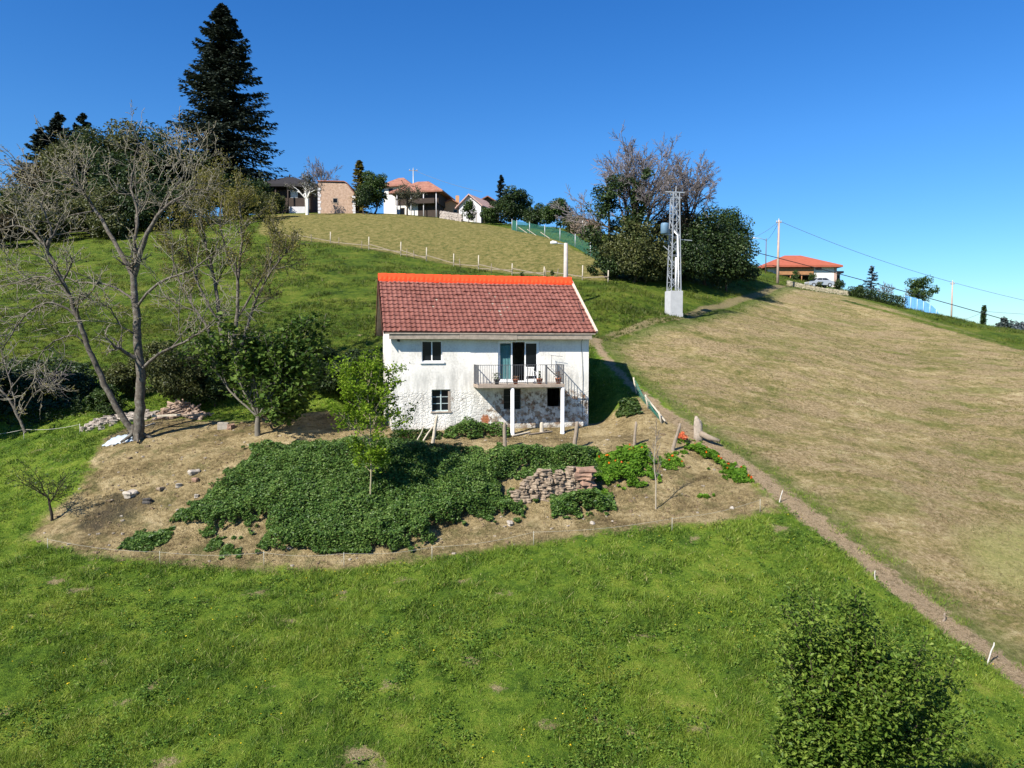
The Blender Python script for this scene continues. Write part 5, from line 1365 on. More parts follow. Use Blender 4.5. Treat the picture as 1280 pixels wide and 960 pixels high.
# things lying about the yard
def plank(name, label, a, b, w, h, m, group=None, cat='plank', lift=.05):
    A = rg(*a); B = rg(*b); A[2] += lift; B[2] += lift; q = MB(); q.bar(A, B, w, h); c = (A+B)/2
    q.shift(c); o = q.build(name, m, None, tuple(c), bevel=.008); tag(o, label, cat, group); return o
GPL = 'planks lying on the yard'
plank('plank', 'grey plank lying on the ground from the front column to the right', (640,546), (662,541), .16, .05, M_pale, GPL)
plank('plank', 'grey plank lying on the ground in the shade before the right opening', (660,544), (690,540), .14, .05, M_post, GPL)
plank('plank', 'long pale beam lying on top of the wood pile', (190,512,38.6), (226,517,38.6), .12, .10, M_pale, GPL, lift=.75)
plank('plank', 'short pale plank in the grass left of the wood pile', (178,535), (193,530), .15, .05, M_pale, GPL)
plank('plank', 'darker beam lying on the right end of the wood pile', (228,513,38.9), (258,516,39.2), .11, .09, M_post, GPL, lift=.62)
b = rg(279, 536); o = MB(); o.box((-.27,-.18,-.05),(.27,.18,.34)); o = o.build('concrete_block', M_stone, None, tuple(b), bevel=.02); o.rotation_euler = (0,.04,.2); tag(o, 'pale concrete block lying on the dry yard between walnut and fig', 'block')
b = rg(289, 536); o = MB(); o.rock((0,0,.10), .18, rx, (1,.8,.8), .4); o = o.build('brick', M_brick, None, tuple(b)); tag(o, 'brown brick lump right beside the pale concrete block', 'brick')
# tarpaulin sheet
b = rg(152, 551); G = 14; V = []; r_ = np.random.default_rng(5)
for i in range(G):
    for j in range(G):
        x, y = (i/(G-1)-.5)*1.5, (j/(G-1)-.5)*.9; rr = max(abs(x)/.75, abs(y)/.45)
        V.append((x*(1+.1*math.sin(j)), y, (1-rr**3)*.22+.05*math.sin(i*2.1+j*1.3)+z1(b[0]+x, b[1]+y)-b[2]+.02))
ix = np.arange(G*G).reshape(G, G); o = np_obj('tarpaulin', np.array(V), np.stack([ix[:-1,:-1],ix[1:,:-1],ix[1:,1:],ix[:-1,1:]], -1).reshape(-1,4), M_tar, None, None, True); o.location = tuple(b)
tag(o, 'crumpled pale blue tarpaulin at the foot of the walnut', 'tarpaulin')
# the wood pile and the rubble: heaps nobody could count
def heap(name, label, px, n, rfun, m, hgt, seed, logs=False):
    r = random.Random(seed); q = MB(); c = rg(*px[len(px)//2])
    pts = [rg(*p) for p in px]
    for i in range(n):
        t = r.random()*(len(pts)-1); k = min(int(t), len(pts)-2); p = pts[k]*(1-(t-k))+pts[k+1]*(t-k)
        off = r.gauss(0, .38); x, y = p[0]+r.gauss(0,.12), p[1]+off*.8
        z = z1(x, y)+hgt*max(0, 1-abs(off)/.9)*r.random()*math.sin(math.pi*min(1, max(.12, t/(len(pts)-1))))
        if logs and r.random() < .75:
            a = r.gauss(.2, .7); L = r.uniform(.15,.42); tl = r.gauss(0,.25); dv = Vector((math.cos(a), math.sin(a)*.6, tl))*L
            q.tube([Vector((x,y,z+.06))-dv, Vector((x,y,z+.06))+dv], r.uniform(.035,.075), 6, True, .15, r)
        else: q.rock((x, y, z+.04), rfun(r), r, (1.2,.9,.75), .35)
    q.shift(c); o = q.build(name, m, None, tuple(c)); o['kind'] = 'stuff'; o['label'] = label; return o
M_logs = plain('split_firewood', (.27,.19,.14), .95, .5, 2.2, .6, col2=(.42,.34,.27))
heap('wood_heap', 'heap of split firewood and broken boards behind the walnut', [(200,523),(215,520),(235,519),(255,522)], 260, lambda r: r.uniform(.07,.15), M_logs, .85, 1, True)
heap('rubble_heap', 'heap of pale rubble stones left of the walnut trunk', [(112,533),(128,530),(145,526),(165,522),(190,520)], 130, lambda r: r.uniform(.08,.2), plain('pale_rubble', (.31,.265,.225), .95, .5, 2.5, .6, col2=(.52,.48,.43)), .28, 2)
# loose stones on the bank
GS = 'loose stones on the dry bank'
for i, (u, v, r_s, m, lab) in enumerate(((243, 592, .20, M_stone, 'palest and largest of the stones in the middle of the dry bank'), (244, 601, .15, M_brick, 'reddish stone just under the pale one on the dry bank'),
    (163, 620, .24, M_stone, 'grey stone at the top of the dark scorched patch on the bank'), (223, 608, .12, M_stone, 'small pinkish stone left of the pale one on the bank'), (201, 612, .13, M_stone2, 'brown stone halfway between the scorched patch and the pale stone'),
    (246, 621, .10, M_stone, 'small white stone nearest the left edge of the ivy'), (638, 656, .14, M_stone, 'white stone on the soil left below the ruined wall'), (741, 655, .10, M_stone, 'small white stone under the ivy clump below the wall'),
    (915, 636, .09, M_stone, 'small pale stone on the right end of the dry bank'), (184, 628, .17, plain('dark_scorched_stone', (.06,.055,.05), .9), 'dark scorched stone right of the grey one on the bank'))):
    b = rg(u, v); q = MB(); q.rock((0,0,r_s*.35), r_s, rx, (1.2,.9,.7), .2); o = q.build('loose_stone', m, None, tuple(b)); tag(o, lab, 'stone', GS)
q = MB(); r = random.Random(9); pg = PG_YARD; pts_ = area(pg, 260, 91); c = np.array([*pg.mean(0), 0]); c[2] = z1(c[0], c[1])
for x, y in pts_:
    lx, ly = hloc(x, y)
    if -.3 < lx < HW+.3 and -.2 < ly < HD: continue
    q.rock((x, y, z1(x, y)+.005), r.uniform(.02,.065)*(1.6 if r.random() < .06 else 1), r, (1.2,1,.6), .2)
q.shift(c); o = q.build('pebbles', plain('tan_pebbles', (.28,.24,.19), .95, .4), None, tuple(c)); o['kind'] = 'stuff'; o['label'] = 'pebbles scattered over the yard and bank'
q = MB(); r = random.Random(19); c = np.array([*pg.mean(0), 0]); c[2] = z1(c[0], c[1])
cx_ = area(pg, 1500, 92); cz_ = zt(cx_[:,0], cx_[:,1]); lx, ly = hloc(cx_[:,0], cx_[:,1]); cn = fbm(cx_[:,0]*.8, cx_[:,1]*.8, 31)
for (x, y), z, n_, a_, b_ in zip(cx_, cz_, cn, lx, ly):
    if b_ > -2.2 and a_ > -.5 or n_ < .45: continue
    q.rock((x, y, z), r.uniform(.02,.06)*(1.9 if r.random() < .07 else 1), r, (1.3,1,.6), .1)
q.shift(c); o = q.build('soil_clods', plain('brown_soil_clods', (.16,.115,.065), .95, .5), None, tuple(c)); o['kind'] = 'stuff'; o['label'] = 'brown clods of earth lying on the dry bank'
# the ruined wall in the bank
A = rg(640, 630); B = rg(739, 618); A[2] = z1(A[0],A[1]); bw = (A+B)/2
rw = thing('stone_wall', 'ruined rubble stone wall half swallowed by ivy in the terrace bank', 'wall', tuple(bw))
q = MB(); r = random.Random(12); dirv = (B-A); Lw_ = np.linalg.norm(dirv[:2]); e = dirv/Lw_
row = 0; z = 0
while z < 1.35:
    hrow = r.uniform(.10,.18); x = r.uniform(0,.1)
    while x < Lw_*.88:
        wd = r.uniform(.13,.36); f = x/Lw_
        tophere = 1.32-.35*max(0, .22-f)/.22*2-.18*math.sin(f*9)**2-.12*math.sin(f*31)
        if z < tophere:
            p = A+e*(x+wd/2); gz_ = A[2]*(1-f)+B[2]*f
            q.rock((p[0], p[1]+.12+.14*z+r.gauss(0,.03), gz_-.12+z+hrow/2), 1.0, r, (wd*.54*r.uniform(.85,1.1),.22,hrow*.58*r.uniform(.8,1.1)), .2)
        x += wd*.96
    z += hrow*.93
q.shift(bw); q.build('masonry', M_stone2, rw)
q = MB(); p = A+e*(Lw_*.93)
for i in range(6):
    q.rock((p[0]+r.gauss(0,.03), p[1]+.15, B[2]-.1+i*.235), 1.0, r, (.34+r.uniform(-.04,.04),.28,.13), .8)
q.shift(bw); pr = q.build('pier', M_brick, rw); pr['label'] = 'reddish pier of flat stones closing the right end'
creeper('wall_top_ivy', 'fringe of ivy hanging over the top of the ruined stone wall', [(640,588),(700,584),(738,582),(742,592),(700,597),(668,594),(645,600)], 1500, .11, L_ivy, 318, .55, 'ivy')
# fallen green net fence beside the track
A = rg(797, 492); B = rg(829, 529); nf = thing('fallen_net_fence', 'sagging green net fence with leaning posts along the upper track', 'fence', tuple((A+B)/2)); c = (A+B)/2
q = MB(); n = 15
tops = []
for i in range(n):
    f = i/(n-1); p = A*(1-f)+B*f; tops.append((p[0]-.25, p[1]-.1, z1(p[0],p[1])+.85-.45*f+.1*math.sin(i)))
bots = [(A[0]*(1-i/(n-1))+B[0]*(i/(n-1))-.05, A[1]*(1-i/(n-1))+B[1]*(i/(n-1)), z1(A[0]*(1-i/(n-1))+B[0]*(i/(n-1)), A[1]*(1-i/(n-1))+B[1]*(i/(n-1)))+.03) for i in range(n)]
for i in range(n):
    q.tube([bots[i], tops[i]], .012, 4)
    if i < n-1:
        for k in range(6):
            g = k/5; q.tube([Vector(bots[i]).lerp(Vector(tops[i]), g), Vector(bots[i+1]).lerp(Vector(tops[i+1]), g)], .012, 4)
q.shift(c); q.build('net', M_greenp, nf)
for i in (0, n//2, n-1):
    q = MB(); q.tube([Vector(bots[i])-Vector((0,0,.2)), Vector(tops[i])+Vector((-.02,0,.12))], .05, 7); q.shift(c); q.build('post', M_pale, nf)
q = MB(); q.tube([Vector(tops[n//2]), Vector(bots[n-1])+Vector((.1,-.3,.1))], .05, 7); q.shift(c); q.build('rail', M_pale, nf)

# ------------------------------------------------------------------ light string fences
def string_fence(name, label, posts, hgt, m, wire=None, group=None, pr=.02, wr=.008, nw=1, wm=None):
    W = [rg(*p) for p in posts]; c = W[len(W)//2]; root = thing(name, label, 'fence', tuple(c), 0, group)
    for p in W:
        q = MB(); q.tube([(p[0],p[1],p[2]-.1),(p[0],p[1],p[2]+hgt)], pr, 6); q.shift(c); q.build('post', m, root)
    q = MB()
    for k in range(nw):
        z = hgt*(.92-.4*k)
        for a, b in zip(W[:-1], W[1:]):
            a_ = Vector((a[0],a[1],a[2]+z)); b_ = Vector((b[0],b[1],b[2]+z)); n = 7
            q.tube([a_.lerp(b_, i/n)-Vector((0,0,.12*math.sin(math.pi*i/n)))for i in range(n+1)], wr, 4)
    q.shift(c); w_ = q.build('string', wm or m, root); return root
string_fence('electric_fence', 'thin white string fence along the foot of the terrace bank', [(60,690),(200,706),(330,707),(430,708),(540,700),(667,681),(840,664),(950,640)], .55, plain('dull_white_stake', (.34,.33,.27), .7, .1), pr=.012, wr=.005)
string_fence('electric_fence', 'thin string fence running out from the black shade at the left edge', [(-40,556),(30,549),(100,543)], .6, M_white, pr=.016, wr=.009)
GST = 'stakes along the dirt track'
stake('track_stake', 'tall white stake leaning beside the lowest stretch of the track', 1234, 830, 1243, 803, 22, .022, M_white, GST, 'stake', 21)
stake('track_stake', 'short rusty stake in the middle of the track bank', 1179, 776, 1181, 766, 24, .04, M_post, GST, 'stake', 22)
stake('track_stake', 'small white stake beside the middle of the track', 1093, 724, 1094, 713, 26, .018, M_white, GST, 'stake', 23)
stake('track_stake', 'pale stake beside the upper track near the end of the bank', 974, 628, 978, 613, 31, .022, M_white, GST, 'stake', 24)

# ------------------------------------------------------------------ fences on the upper meadow
W = [at(u, d) for u, d in ((345,103),(372,101),(413,99),(461,95.5),(501,92.5),(533,90),(567,88),(598,85.5),(640,81.5),(680,77.5),(728,74.5),(760,73.5))]
c = W[5]; uf = thing('meadow_fence', 'low fence of pale posts and fallen rails along the lower edge of the upper meadow', 'fence', tuple(c))
for i, p in enumerate(W):
    q = MB(); h = (1.5, 1.2, 1.6, 1.7, 1.8, 1.7, 1.5, 1.8, 1.3, 1.2, 1.5, 1.2)[i]; q.tube([(p[0],p[1],p[2]-.2),(p[0]+.03,p[1],p[2]+h)], .065, 7); q.shift(c); q.build('post', M_pale, uf)
for i in range(len(W)-1):
    for k, (za, zb) in enumerate(((.25,.55),(.75,.35))):
        if (i*3+k) % 4 == 3: continue
        q = MB(); q.bar(W[i]+np.array([0,-.1,za]), W[i+1]+np.array([0,-.1,zb]), .07, .08); q.shift(c); q.build('rail', M_post, uf)
for i in range(10):   # thin dark stakes between
    f = rx.random()*(len(W)-2); k = int(f); p = W[k]+(W[k+1]-W[k])*(f-k)
    q = MB(); q.tube([(p[0],p[1]-.2,p[2]-.1),(p[0]+rx.gauss(0,.1),p[1]-.2,p[2]+1.0)], .045, 5); q.shift(c); q.build('stake', M_post, uf)
# green mesh fence
W = [at(u, d) for u, d in ((640,123),(646,121),(662,117.5),(681,112.5),(700,107.5),(719,102),(738,94),(756,86))]
c = W[4]; mf = thing('mesh_fence', 'green wire mesh fence with pale posts on the crest of the upper meadow', 'fence', tuple(c))
for p in W:
    q = MB(); q.tube([(p[0],p[1],p[2]-.2),(p[0],p[1],p[2]+1.85)], .06, 6); q.shift(c); q.build('post', M_galv, mf)
q = MB()
for a, b in zip(W[:-1], W[1:]):
    n = 20
    for i in range(n):
        p = a+(b-a)*i/n; q.tube([(p[0],p[1],p[2]+.05),(p[0],p[1],p[2]+1.65)], .030, 3, False)
    for k in range(9): q.tube([(a[0],a[1],a[2]+.08+k*.19),(b[0],b[1],b[2]+.08+k*.19)], .030, 3, False)
q.shift(c); q.build('mesh', M_greenp, mf)
for i, (u, d, a) in enumerate(((655,117.5,.5),(666,114,.5),(683,110,.3))):
    p = at(u, d); q = MB(); q.bar(p+np.array([-.9,0,1.0]), p+np.array([.5,0,.05]), .10); q.shift(c); q.build('prop', M_pale, mf)

# ------------------------------------------------------------------ street lamp, poles, pylon, wires
b = at(707, 62); tz = P(707, 304, 62)[2]-b[2]
sl_ = thing('street_lamp', 'grey concrete street lamp post with white lamp head behind the roof ridge', 'street lamp', tuple(b))
q = MB(); q.tube([(0,0,-.3),(0,0,tz*.5),(0,0,tz)], [.22,.19,.16], 8); q.build('post', plain('weathered_concrete_post', (.40,.35,.32), .9, .2), sl_)
q = MB(); q.tube([(0,0,tz-.1),(-.5,0,tz-.03),(-.75,-.02,tz)], .035, 6); q.build('arm', M_galv, sl_)
q = MB(); q.tube([(-.72,-.02,tz),(-.85,-.02,tz+.03),(-1.15,-.03,tz+.05),(-1.32,-.03,tz+.03)], [.06,.13,.16,.08], 10); q.build('lamp_head', M_plas, sl_)
q = MB(); q.box((-.27,-.12,1.7),(-.20,.1,2.5)); q.build('junction_box', M_conc, sl_)

b = at(842, 62); b[2] -= .05; pt_ = P(842, 241, 62)[2]-b[2]; pb = P(842, 364, 62)[2]-b[2]
py = thing('lattice_pylon', 'galvanised lattice pylon on a tall concrete plinth beside the path', 'pylon', tuple(b), R(12))
q = MB(); q.box((-.60,-.60,-.3),(.60,.60,.22)); q.box((-.57,-.57,.221),(.57,.57,pb)); q.build('plinth', plain('pale_plinth_concrete', (.40,.405,.41), .85, .15, 2, .3), py, bevel=.02)
w0, w1 = .44, .27
def cor(f, i): w = w0+(w1-w0)*f; return Vector(((-w,w,w,-w)[i], (-w,-w,w,w)[i], pb+(pt_-pb)*f))
q = MB(); nb = 11
for i in range(4): q.bar(cor(0,i)-Vector((0,0,.05)), cor(1,i), .07)
q.build('legs', M_galv, py)
q = MB()
for k in range(nb):
    for i in range(4):
        j = (i+1) % 4; a, bb_ = (i, j) if (k+i) % 2 else (j, i)
        q.bar(cor(k/nb, a), cor((k+1)/nb, bb_), .042)
        q.bar(cor((k+1)/nb, i), cor((k+1)/nb, j), .03)
q.build('lattice', M_galv, py)
q = MB(); q.bar((-.85,0,pt_+.05),(.85,.0,pt_+.05),.10); q.bar((-.5,-.25,pt_-.5),(.5,-.25,pt_-.45),.08); q.bar((0,0,pt_-.4),(.1,0,pt_+.55),.07); q.build('cross_arm', M_galv, py)
q = MB()
for x in (-.78,-.3,.3,.78): q.lathe([(.03,0),(.075,.05),(.045,.10),(.075,.15),(.045,.20),(.07,.25),(.02,.32)], (x,0,pt_+.10), 8)
q.build('insulators', M_black, py)
q = MB(); q.lathe([(.28,0),(.34,.05),(.34,.8),(.30,.9),(.1,.95)], (-.95,-.1,pt_-3.5), 14); tfm = q.build('transformer', plain('blue_grey_transformer', (.11,.19,.27), .5, .2), py)
q = MB(); q.bar((-1.05,-.1,pt_-4.5),(-.40,-.1,pt_-5.0),.07); q.bar((-.95,-.1,pt_-3.55),(-.3,-.1,pt_-3.55),.07); q.bar((.42,0,pt_-3.9),(1.6,0,pt_-3.95),.06); q.build('bracket', M_galv, py)
q = MB(); q.tube([(.22,-.42,pb),(.22,-.40,pb+1.3),(.12,-.36,pt_-3.6),(-.3,-.2,pt_-3.1)], .065, 8); q.tube([(-.02,-.40,pb+.05),(-.02,-.38,pb+2.8)], .075, 8); q.build('conduit', plain('white_conduit', (.72,.72,.72), .5, .08), py)

GPO = 'utility poles'
def upole(label, u, d, vtop, r0, m, arm=0.0, lamp=False):
    b = at(u, d); H = P(u, vtop, d)[2]-b[2]; root = thing('utility_pole', label, 'pole', tuple(b), 0, GPO)
    q = MB(); q.tube([(0,0,-.3),(0,0,H*.5),(0,0,H)], [r0,r0*.85,r0*.65], 8); q.build('shaft', m, root)
    if arm:
        q = MB(); q.bar((-arm,0,H-.35),(arm,0,H-.35),.10); q.build('cross_arm', M_post, root)
        q = MB()
        for x in (-arm*.85, arm*.85, 0): q.lathe([(.03,0),(.07,.05),(.04,.12),(.06,.2)], (x,0,H-.3 if x else H), 6)
        q.build('insulators', M_white, root)
    if lamp:
        q = MB(); q.tube([(0,0,H-.3),(-.9,0,H),(-1.8,0,H+.05)], .045, 5); q.build('arm', M_galv, root)
        q = MB(); q.tube([(-1.7,0,H+.03),(-2.0,0,H+.08),(-2.4,0,H+.02)], [.06,.16,.08], 8); q.build('lamp_head', M_plas, root)
    return np.array([b[0], b[1], b[2]+H])
M_pole = plain('pinkish_concrete_pole', (.42,.31,.25), .9, .2); M_pole2 = plain('dark_wood_pole', (.12,.09,.075), .9, .2)
p1 = upole('tall pinkish pole standing left of the orange roofed house', 972, 101, 275, .20, M_pole, .35)
p2 = upole('thin dark lamp pole between the clump and the pinkish pole', 957, 118, 298, .09, M_pole2, 0, True)
p3 = upole('pale pole standing alone on the right hand ridge', 1189, 108, 352, .13, M_pole, .3)
p4 = upole('village pole rising behind the wide red roof', 517, 150, 211, .16, M_galv, .9)
# the whitewashed foot of the pinkish pole belongs to it
GWI = 'overhead wires'
def wire(name, label, a, b, sag, r, m=M_wire, n=24):
    a = Vector(a); b = Vector(b); c = (a+b)/2; q = MB()
    q.tube([a.lerp(b, i/n)-Vector((0,0,sag*4*(i/n)*(1-i/n)))-c for i in range(n+1)], r, 4, False)
    o = q.build(name, m, None, tuple(c)); tag(o, label, 'wire', GWI)
wire('overhead_wire', 'thin wire from the pinkish pole down to the pale ridge pole', p1-np.array([0,0,.1]), p3-np.array([0,0,.1]), .5, .028)
wire('overhead_wire', 'thin wire from the pale ridge pole out to the right edge', p3-np.array([0,0,.1]), P(1420,402,104), .4, .028)
wire('overhead_wire', 'thick black cable from the clump past the pinkish pole to the right edge', P(915,308,92), P(1340,424,88), -.25, .045, M_cable)
wire('overhead_wire', 'thin wire from the pinkish pole into the trees of the clump', p1-np.array([0,0,.2]), P(900,304,90), .9, .028)
wire('overhead_wire', 'short wire from the pinkish pole to the thin lamp pole', p1-np.array([0,0,.25]), p2-np.array([0,0,.4]), .3, .025)
wire('overhead_wire', 'slack wire from the foot of the ridge pole to the column cypress', P(1191,402,110), P(1232,388,121), .3, .025)
wire('overhead_wire', 'thin low wire from the column cypress to the right edge', P(1229,389,121), P(1420,396,121), .3, .025)
wire('overhead_wire', 'thin wire between the village pole and the white gable house', p4-np.array([0,0,.2]), P(603,240,138), .4, .035)

# ------------------------------------------------------------------ village and hill houses
M_vwhite = plain('village_whitewash', (.62,.60,.56), .9, .12, 1.5, .3); M_vgrey = plain('shade_toned_render', (.50,.49,.50), .9, .12, 1.2, .3)  # grey render: whitewash tone with shade mixed into the colour
M_vred = plain('village_red_tiles', (.26,.115,.08), .85, .4, 1.5, .8, col2=(.34,.19,.13)); M_vorange = plain('orange_hill_tiles', (.33,.088,.048), .8, .2, 1.5, .7)
M_vpink = plain('pinkish_old_tiles', (.42,.27,.23), .85, .25, 1.5, .8); M_slate = plain('dark_slate_roof', (.022,.020,.022), .8, .3)
M_vwood = plain('brown_balcony_boards', (.33,.165,.075), .85, .3, 3, .4); M_darkw = plain('dark_granary_boards', (.045,.033,.027), .9, .3, 3, .4)
M_barnst = plain('pink_barn_stone', (.42,.29,.21), .95, .45, 2.6, 1.0, bd=.1, col2=(.54,.42,.33)); M_vorw = plain('ochre_render', (.50,.27,.14), .9, .2)

class House:
    """a house in its own frame: x along the front, y into the picture, z up"""
    def __init__(s, name, label, u, d, rz=0.0, cat='house', group=None, dz=0.0):
        b = at(u, d); b[2] += dz; s.b = b; s.root = thing(name, label, cat, tuple(b), rz, group)
    def box(s, name, a, b, m, par=None, bev=0): q = MB(); q.box(a, b); return q.build(name, m, par or s.root, bevel=bev)
    def hip(s, name, x0, y0, x1, y1, z, h, ridge, m, over=.5, th=.18):
        """hipped roof: ridge is the half length of the ridge along x"""
        q = MB(); cx, cy = (x0+x1)/2, (y0+y1)/2
        e = [(x0-over,y0-over,z),(x1+over,y0-over,z),(x1+over,y1+over,z),(x0-over,y1+over,z)]
        r0, r1 = (cx-ridge,cy,z+h), (cx+ridge,cy,z+h)
        q.quad(e[0],e[1],r1,r0); q.quad(e[1],e[2],r1); q.quad(e[2],e[3],r0,r1); q.quad(e[3],e[0],r0)
        lo = [(x,y,zz-th) for x,y,zz in e]
        for i in range(4): q.quad(lo[i],lo[(i+1)%4],e[(i+1)%4],e[i])
        q.quad(*lo[::-1]); return q.build(name, m, s.root)
    def gable(s, name, x0, y0, x1, y1, z, h, m, over=.4, th=.15, wall=None, axis='y'):
        """ridge along y (gable to the front) or along x"""
        q = MB()
        if axis == 'y':
            cx = (x0+x1)/2; k = h/(cx-x0)
            for sg in (-1, 1):
                xe = x0-over if sg < 0 else x1+over
                pr = [(xe,z-over*k),(cx,z+h)]
                q.quad(*[(pr[i][0], yy, pr[i][1]) for i, yy in ((0,y0-over),(1,y0-over),(1,y1+over),(0,y1+over))])
                q.quad(*[(pr[i][0], yy, pr[i][1]+th) for i, yy in ((0,y0-over),(1,y0-over),(1,y1+over),(0,y1+over))])
                q.quad(*[(pr[i][0], y0-over, pr[i][1]+t_) for i, t_ in ((0,0),(1,0),(1,th),(0,th))])
                q.quad((xe,y0-over,pr[0][1]),(xe,y1+over,pr[0][1]),(xe,y1+over,pr[0][1]+th),(xe,y0-over,pr[0][1]+th))
            r_ = q.build(name, m, s.root)
            if wall:
                for yy in (y0, y1): w = MB(); w.quad((x0,yy,z),(x1,yy,z),(cx,yy,z+h-.02)); w.build('gable', wall, s.root)
        return r_
    def hole(s, x0, z0, x1, z1_, y, m=None, frame=None, name='window'):
        q = MB(); w = .09
        for a, b in (((x0-w,y-.05,z0-w),(x1+w,y+.02,z0)), ((x0-w,y-.05,z1_),(x1+w,y+.02,z1_+w)), ((x0-w,y-.05,z0),(x0,y+.02,z1_)), ((x1,y-.05,z0),(x1+w,y+.02,z1_))): q.box(a, b)
        f = q.build(name, frame or M_wood, s.root); g = MB(); g.box((x0+.001,y-.03,z0+.001),(x1-.001,y-.006,z1_-.001)); g.build('pane', m or M_glass, f)
GVH = 'houses of the hilltop village'
# stone barn
h = House('stone_barn', 'square pinkish stone barn with a tiny window at the left of the village', 421, 139, 0, 'barn', GVH)
q = MB(); pr = [(-3.5,-.5),(3.5,-.5),(3.5,3.5),(2.0,5.5),(1.5,5.75),(-3.0,5.85),(-3.5,5.6)]
q.quad(*[(x,0,z) for x, z in pr]); q.quad(*[(x,7,z) for x, z in pr][::-1])
for i in range(len(pr)): a, b = pr[i], pr[(i+1)%len(pr)]; q.quad((a[0],0,a[1]),(a[0],7,a[1]),(b[0],7,b[1]),(b[0],0,b[1]))
q.build('wall', M_barnst, h.root)
q = MB()
for a, b in (((3.75,3.25),(2.05,5.6)),((2.05,5.6),(1.5,5.9)),((1.5,5.9),(-3.6,6.0))): q.quad((a[0],-.25,a[1]),(b[0],-.25,b[1]),(b[0],7.2,b[1]),(a[0],7.2,a[1])); q.quad((a[0],-.25,a[1]),(b[0],-.25,b[1]),(b[0],-.25,b[1]+.16),(a[0],-.25,a[1]+.16)); q.quad((a[0],-.25,a[1]+.16),(b[0],-.25,b[1]+.16),(b[0],7.2,b[1]+.16),(a[0],7.2,a[1]+.16))
q.build('roof', M_vred, h.root); h.hole(-.65,2.0,.15,2.8,0)
q = MB()
for i in range(8): q.box((-3.56,-.04,i*.62),(-3.1+.15*(i%2),.2,i*.62+.5)); q.box((3.1-.15*(i%2),-.04,i*.42),(3.56,.2,i*.42+.36))
q.build('corner_stones', M_vgrey, h.root)
# dark roofed house
h = House('dark_roofed_house', 'house with a black overhanging roof behind the whitewashed tree', 356, 143, 0, 'house', GVH)
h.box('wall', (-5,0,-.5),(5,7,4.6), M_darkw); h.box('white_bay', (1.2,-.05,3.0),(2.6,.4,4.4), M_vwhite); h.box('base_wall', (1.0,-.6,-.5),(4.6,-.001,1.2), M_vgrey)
h.hip('roof', -5,0,5,7, 5.4, 2.4, .4, M_slate, 1.6, .5)
q = MB(); q.lathe([(.12,0),(.18,.2),(.05,.6)], (0,3.5,7.75), 8); q.build('finial', M_slate, h.root)
for x in (-4.2,-1.4,1.0,4.4): q = MB(); q.tube([(x,-1.0,-.4),(x,-1.0,5.0)], .14, 7); q.build('post', M_vwhite if x > 4 else M_darkw, h.root)
h.hole(-3.2,2.4,-2.2,3.6,0)
# white upper house with hip roof
h = House('white_house', 'white house with a small hipped red roof behind the wide red roof', 494, 158, R(-12), 'house', GVH)
h.box('wall', (-2.6,0,-.5),(3.2,6,6.7), M_vwhite); h.hip('roof', -2.6,0,3.2,6, 6.8, 2.3, .6, M_vred, .8, .3); h.hole(1.5,5.0,2.4,6.2,0); h.hole(-1.4,5.0,-.5,6.2,0)
# wide red roofed granary
h = House('granary_house', 'wide red roofed granary with dark boarded walls behind the round grey olive tree', 521, 146, R(-10), 'house', GVH)
h.box('wall', (-4.4,0,2.2),(4.6,8,4.7), M_darkw); h.hip('roof', -4.4,0,4.6,8, 4.7, 2.9, 1.2, M_vred, 1.0, .3)
h.box('base_wall', (-4.2,.1,-1.5),(.2,7.9,2.19), M_vwhite); h.box('dark_base', (.201,.12,-1.5),(4.4,7.9,2.18), M_darkw)
h.box('balcony', (-2.2,-1.0,2.2),(3.9,-.01,3.2), M_darkw)
for x in (-3.9,-1.0,1.6,4.2): q = MB(); q.tube([(x,-.6,-1.5),(x,-.6,4.6)], .10, 6); q.build('post', M_vgrey, h.root)
h.hole(-3.4,.2,-2.6,1.6,.1)
# little ochre house
h = House('ochre_house', 'little ochre house with chimney left of the white gable house', 563, 150, R(8), 'house', GVH)
h.box('wall', (-1.6,0,-1),(1.9,5,3.1), M_vorw); h.gable('roof', -1.6,0,1.9,5, 3.1, .9, M_vred, .5, .2, M_vorw); h.hole(.7,.6,1.3,2.0,0)
h.box('chimney', (1.2,1.2,3.6),(1.9,1.9,5.2), M_vorw)
h.box('annex', (1.901,-.4,-1),(2.9,3,2.0), plain('pale_ochre_render', (.60,.47,.34), .9, .15))
# white gable house
h = House('gable_house', 'white gabled house with a pinkish roof at the right of the village', 588, 136, R(-24), 'house', GVH)
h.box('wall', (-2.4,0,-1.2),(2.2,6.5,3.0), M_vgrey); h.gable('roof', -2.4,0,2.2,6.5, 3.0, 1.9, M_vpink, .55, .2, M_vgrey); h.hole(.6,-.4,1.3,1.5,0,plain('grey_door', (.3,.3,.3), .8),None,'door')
h.box('side_porch', (2.201,.6,-1.2),(2.9,5.8,1.3), M_darkw)
h = House('brown_gable_house', 'house with a dark brown gable peeping over the pinkish roof', 609, 152, R(10), 'house', GVH)
h.box('wall', (-2.6,0,-1.2),(2.6,6,4.2), M_darkw); h.gable('roof', -2.6,0,2.6,6, 4.2, 1.4, M_vred, .7, .22, plain('brown_gable_boards', (.10,.06,.045), .9))
h = House('hidden_house', 'red roofed house almost hidden behind the mesh fence shrubs', 727, 124, R(-15), 'house', GVH, -1.2)
h.box('wall', (-2.2,0,-1),(2.2,5,2.4), M_vgrey); h.gable('roof', -2.2,0,2.2,5, 2.4, 1.6, M_vred, .5, .2, M_vgrey); h.hole(-.6,.6,.3,1.7,0)
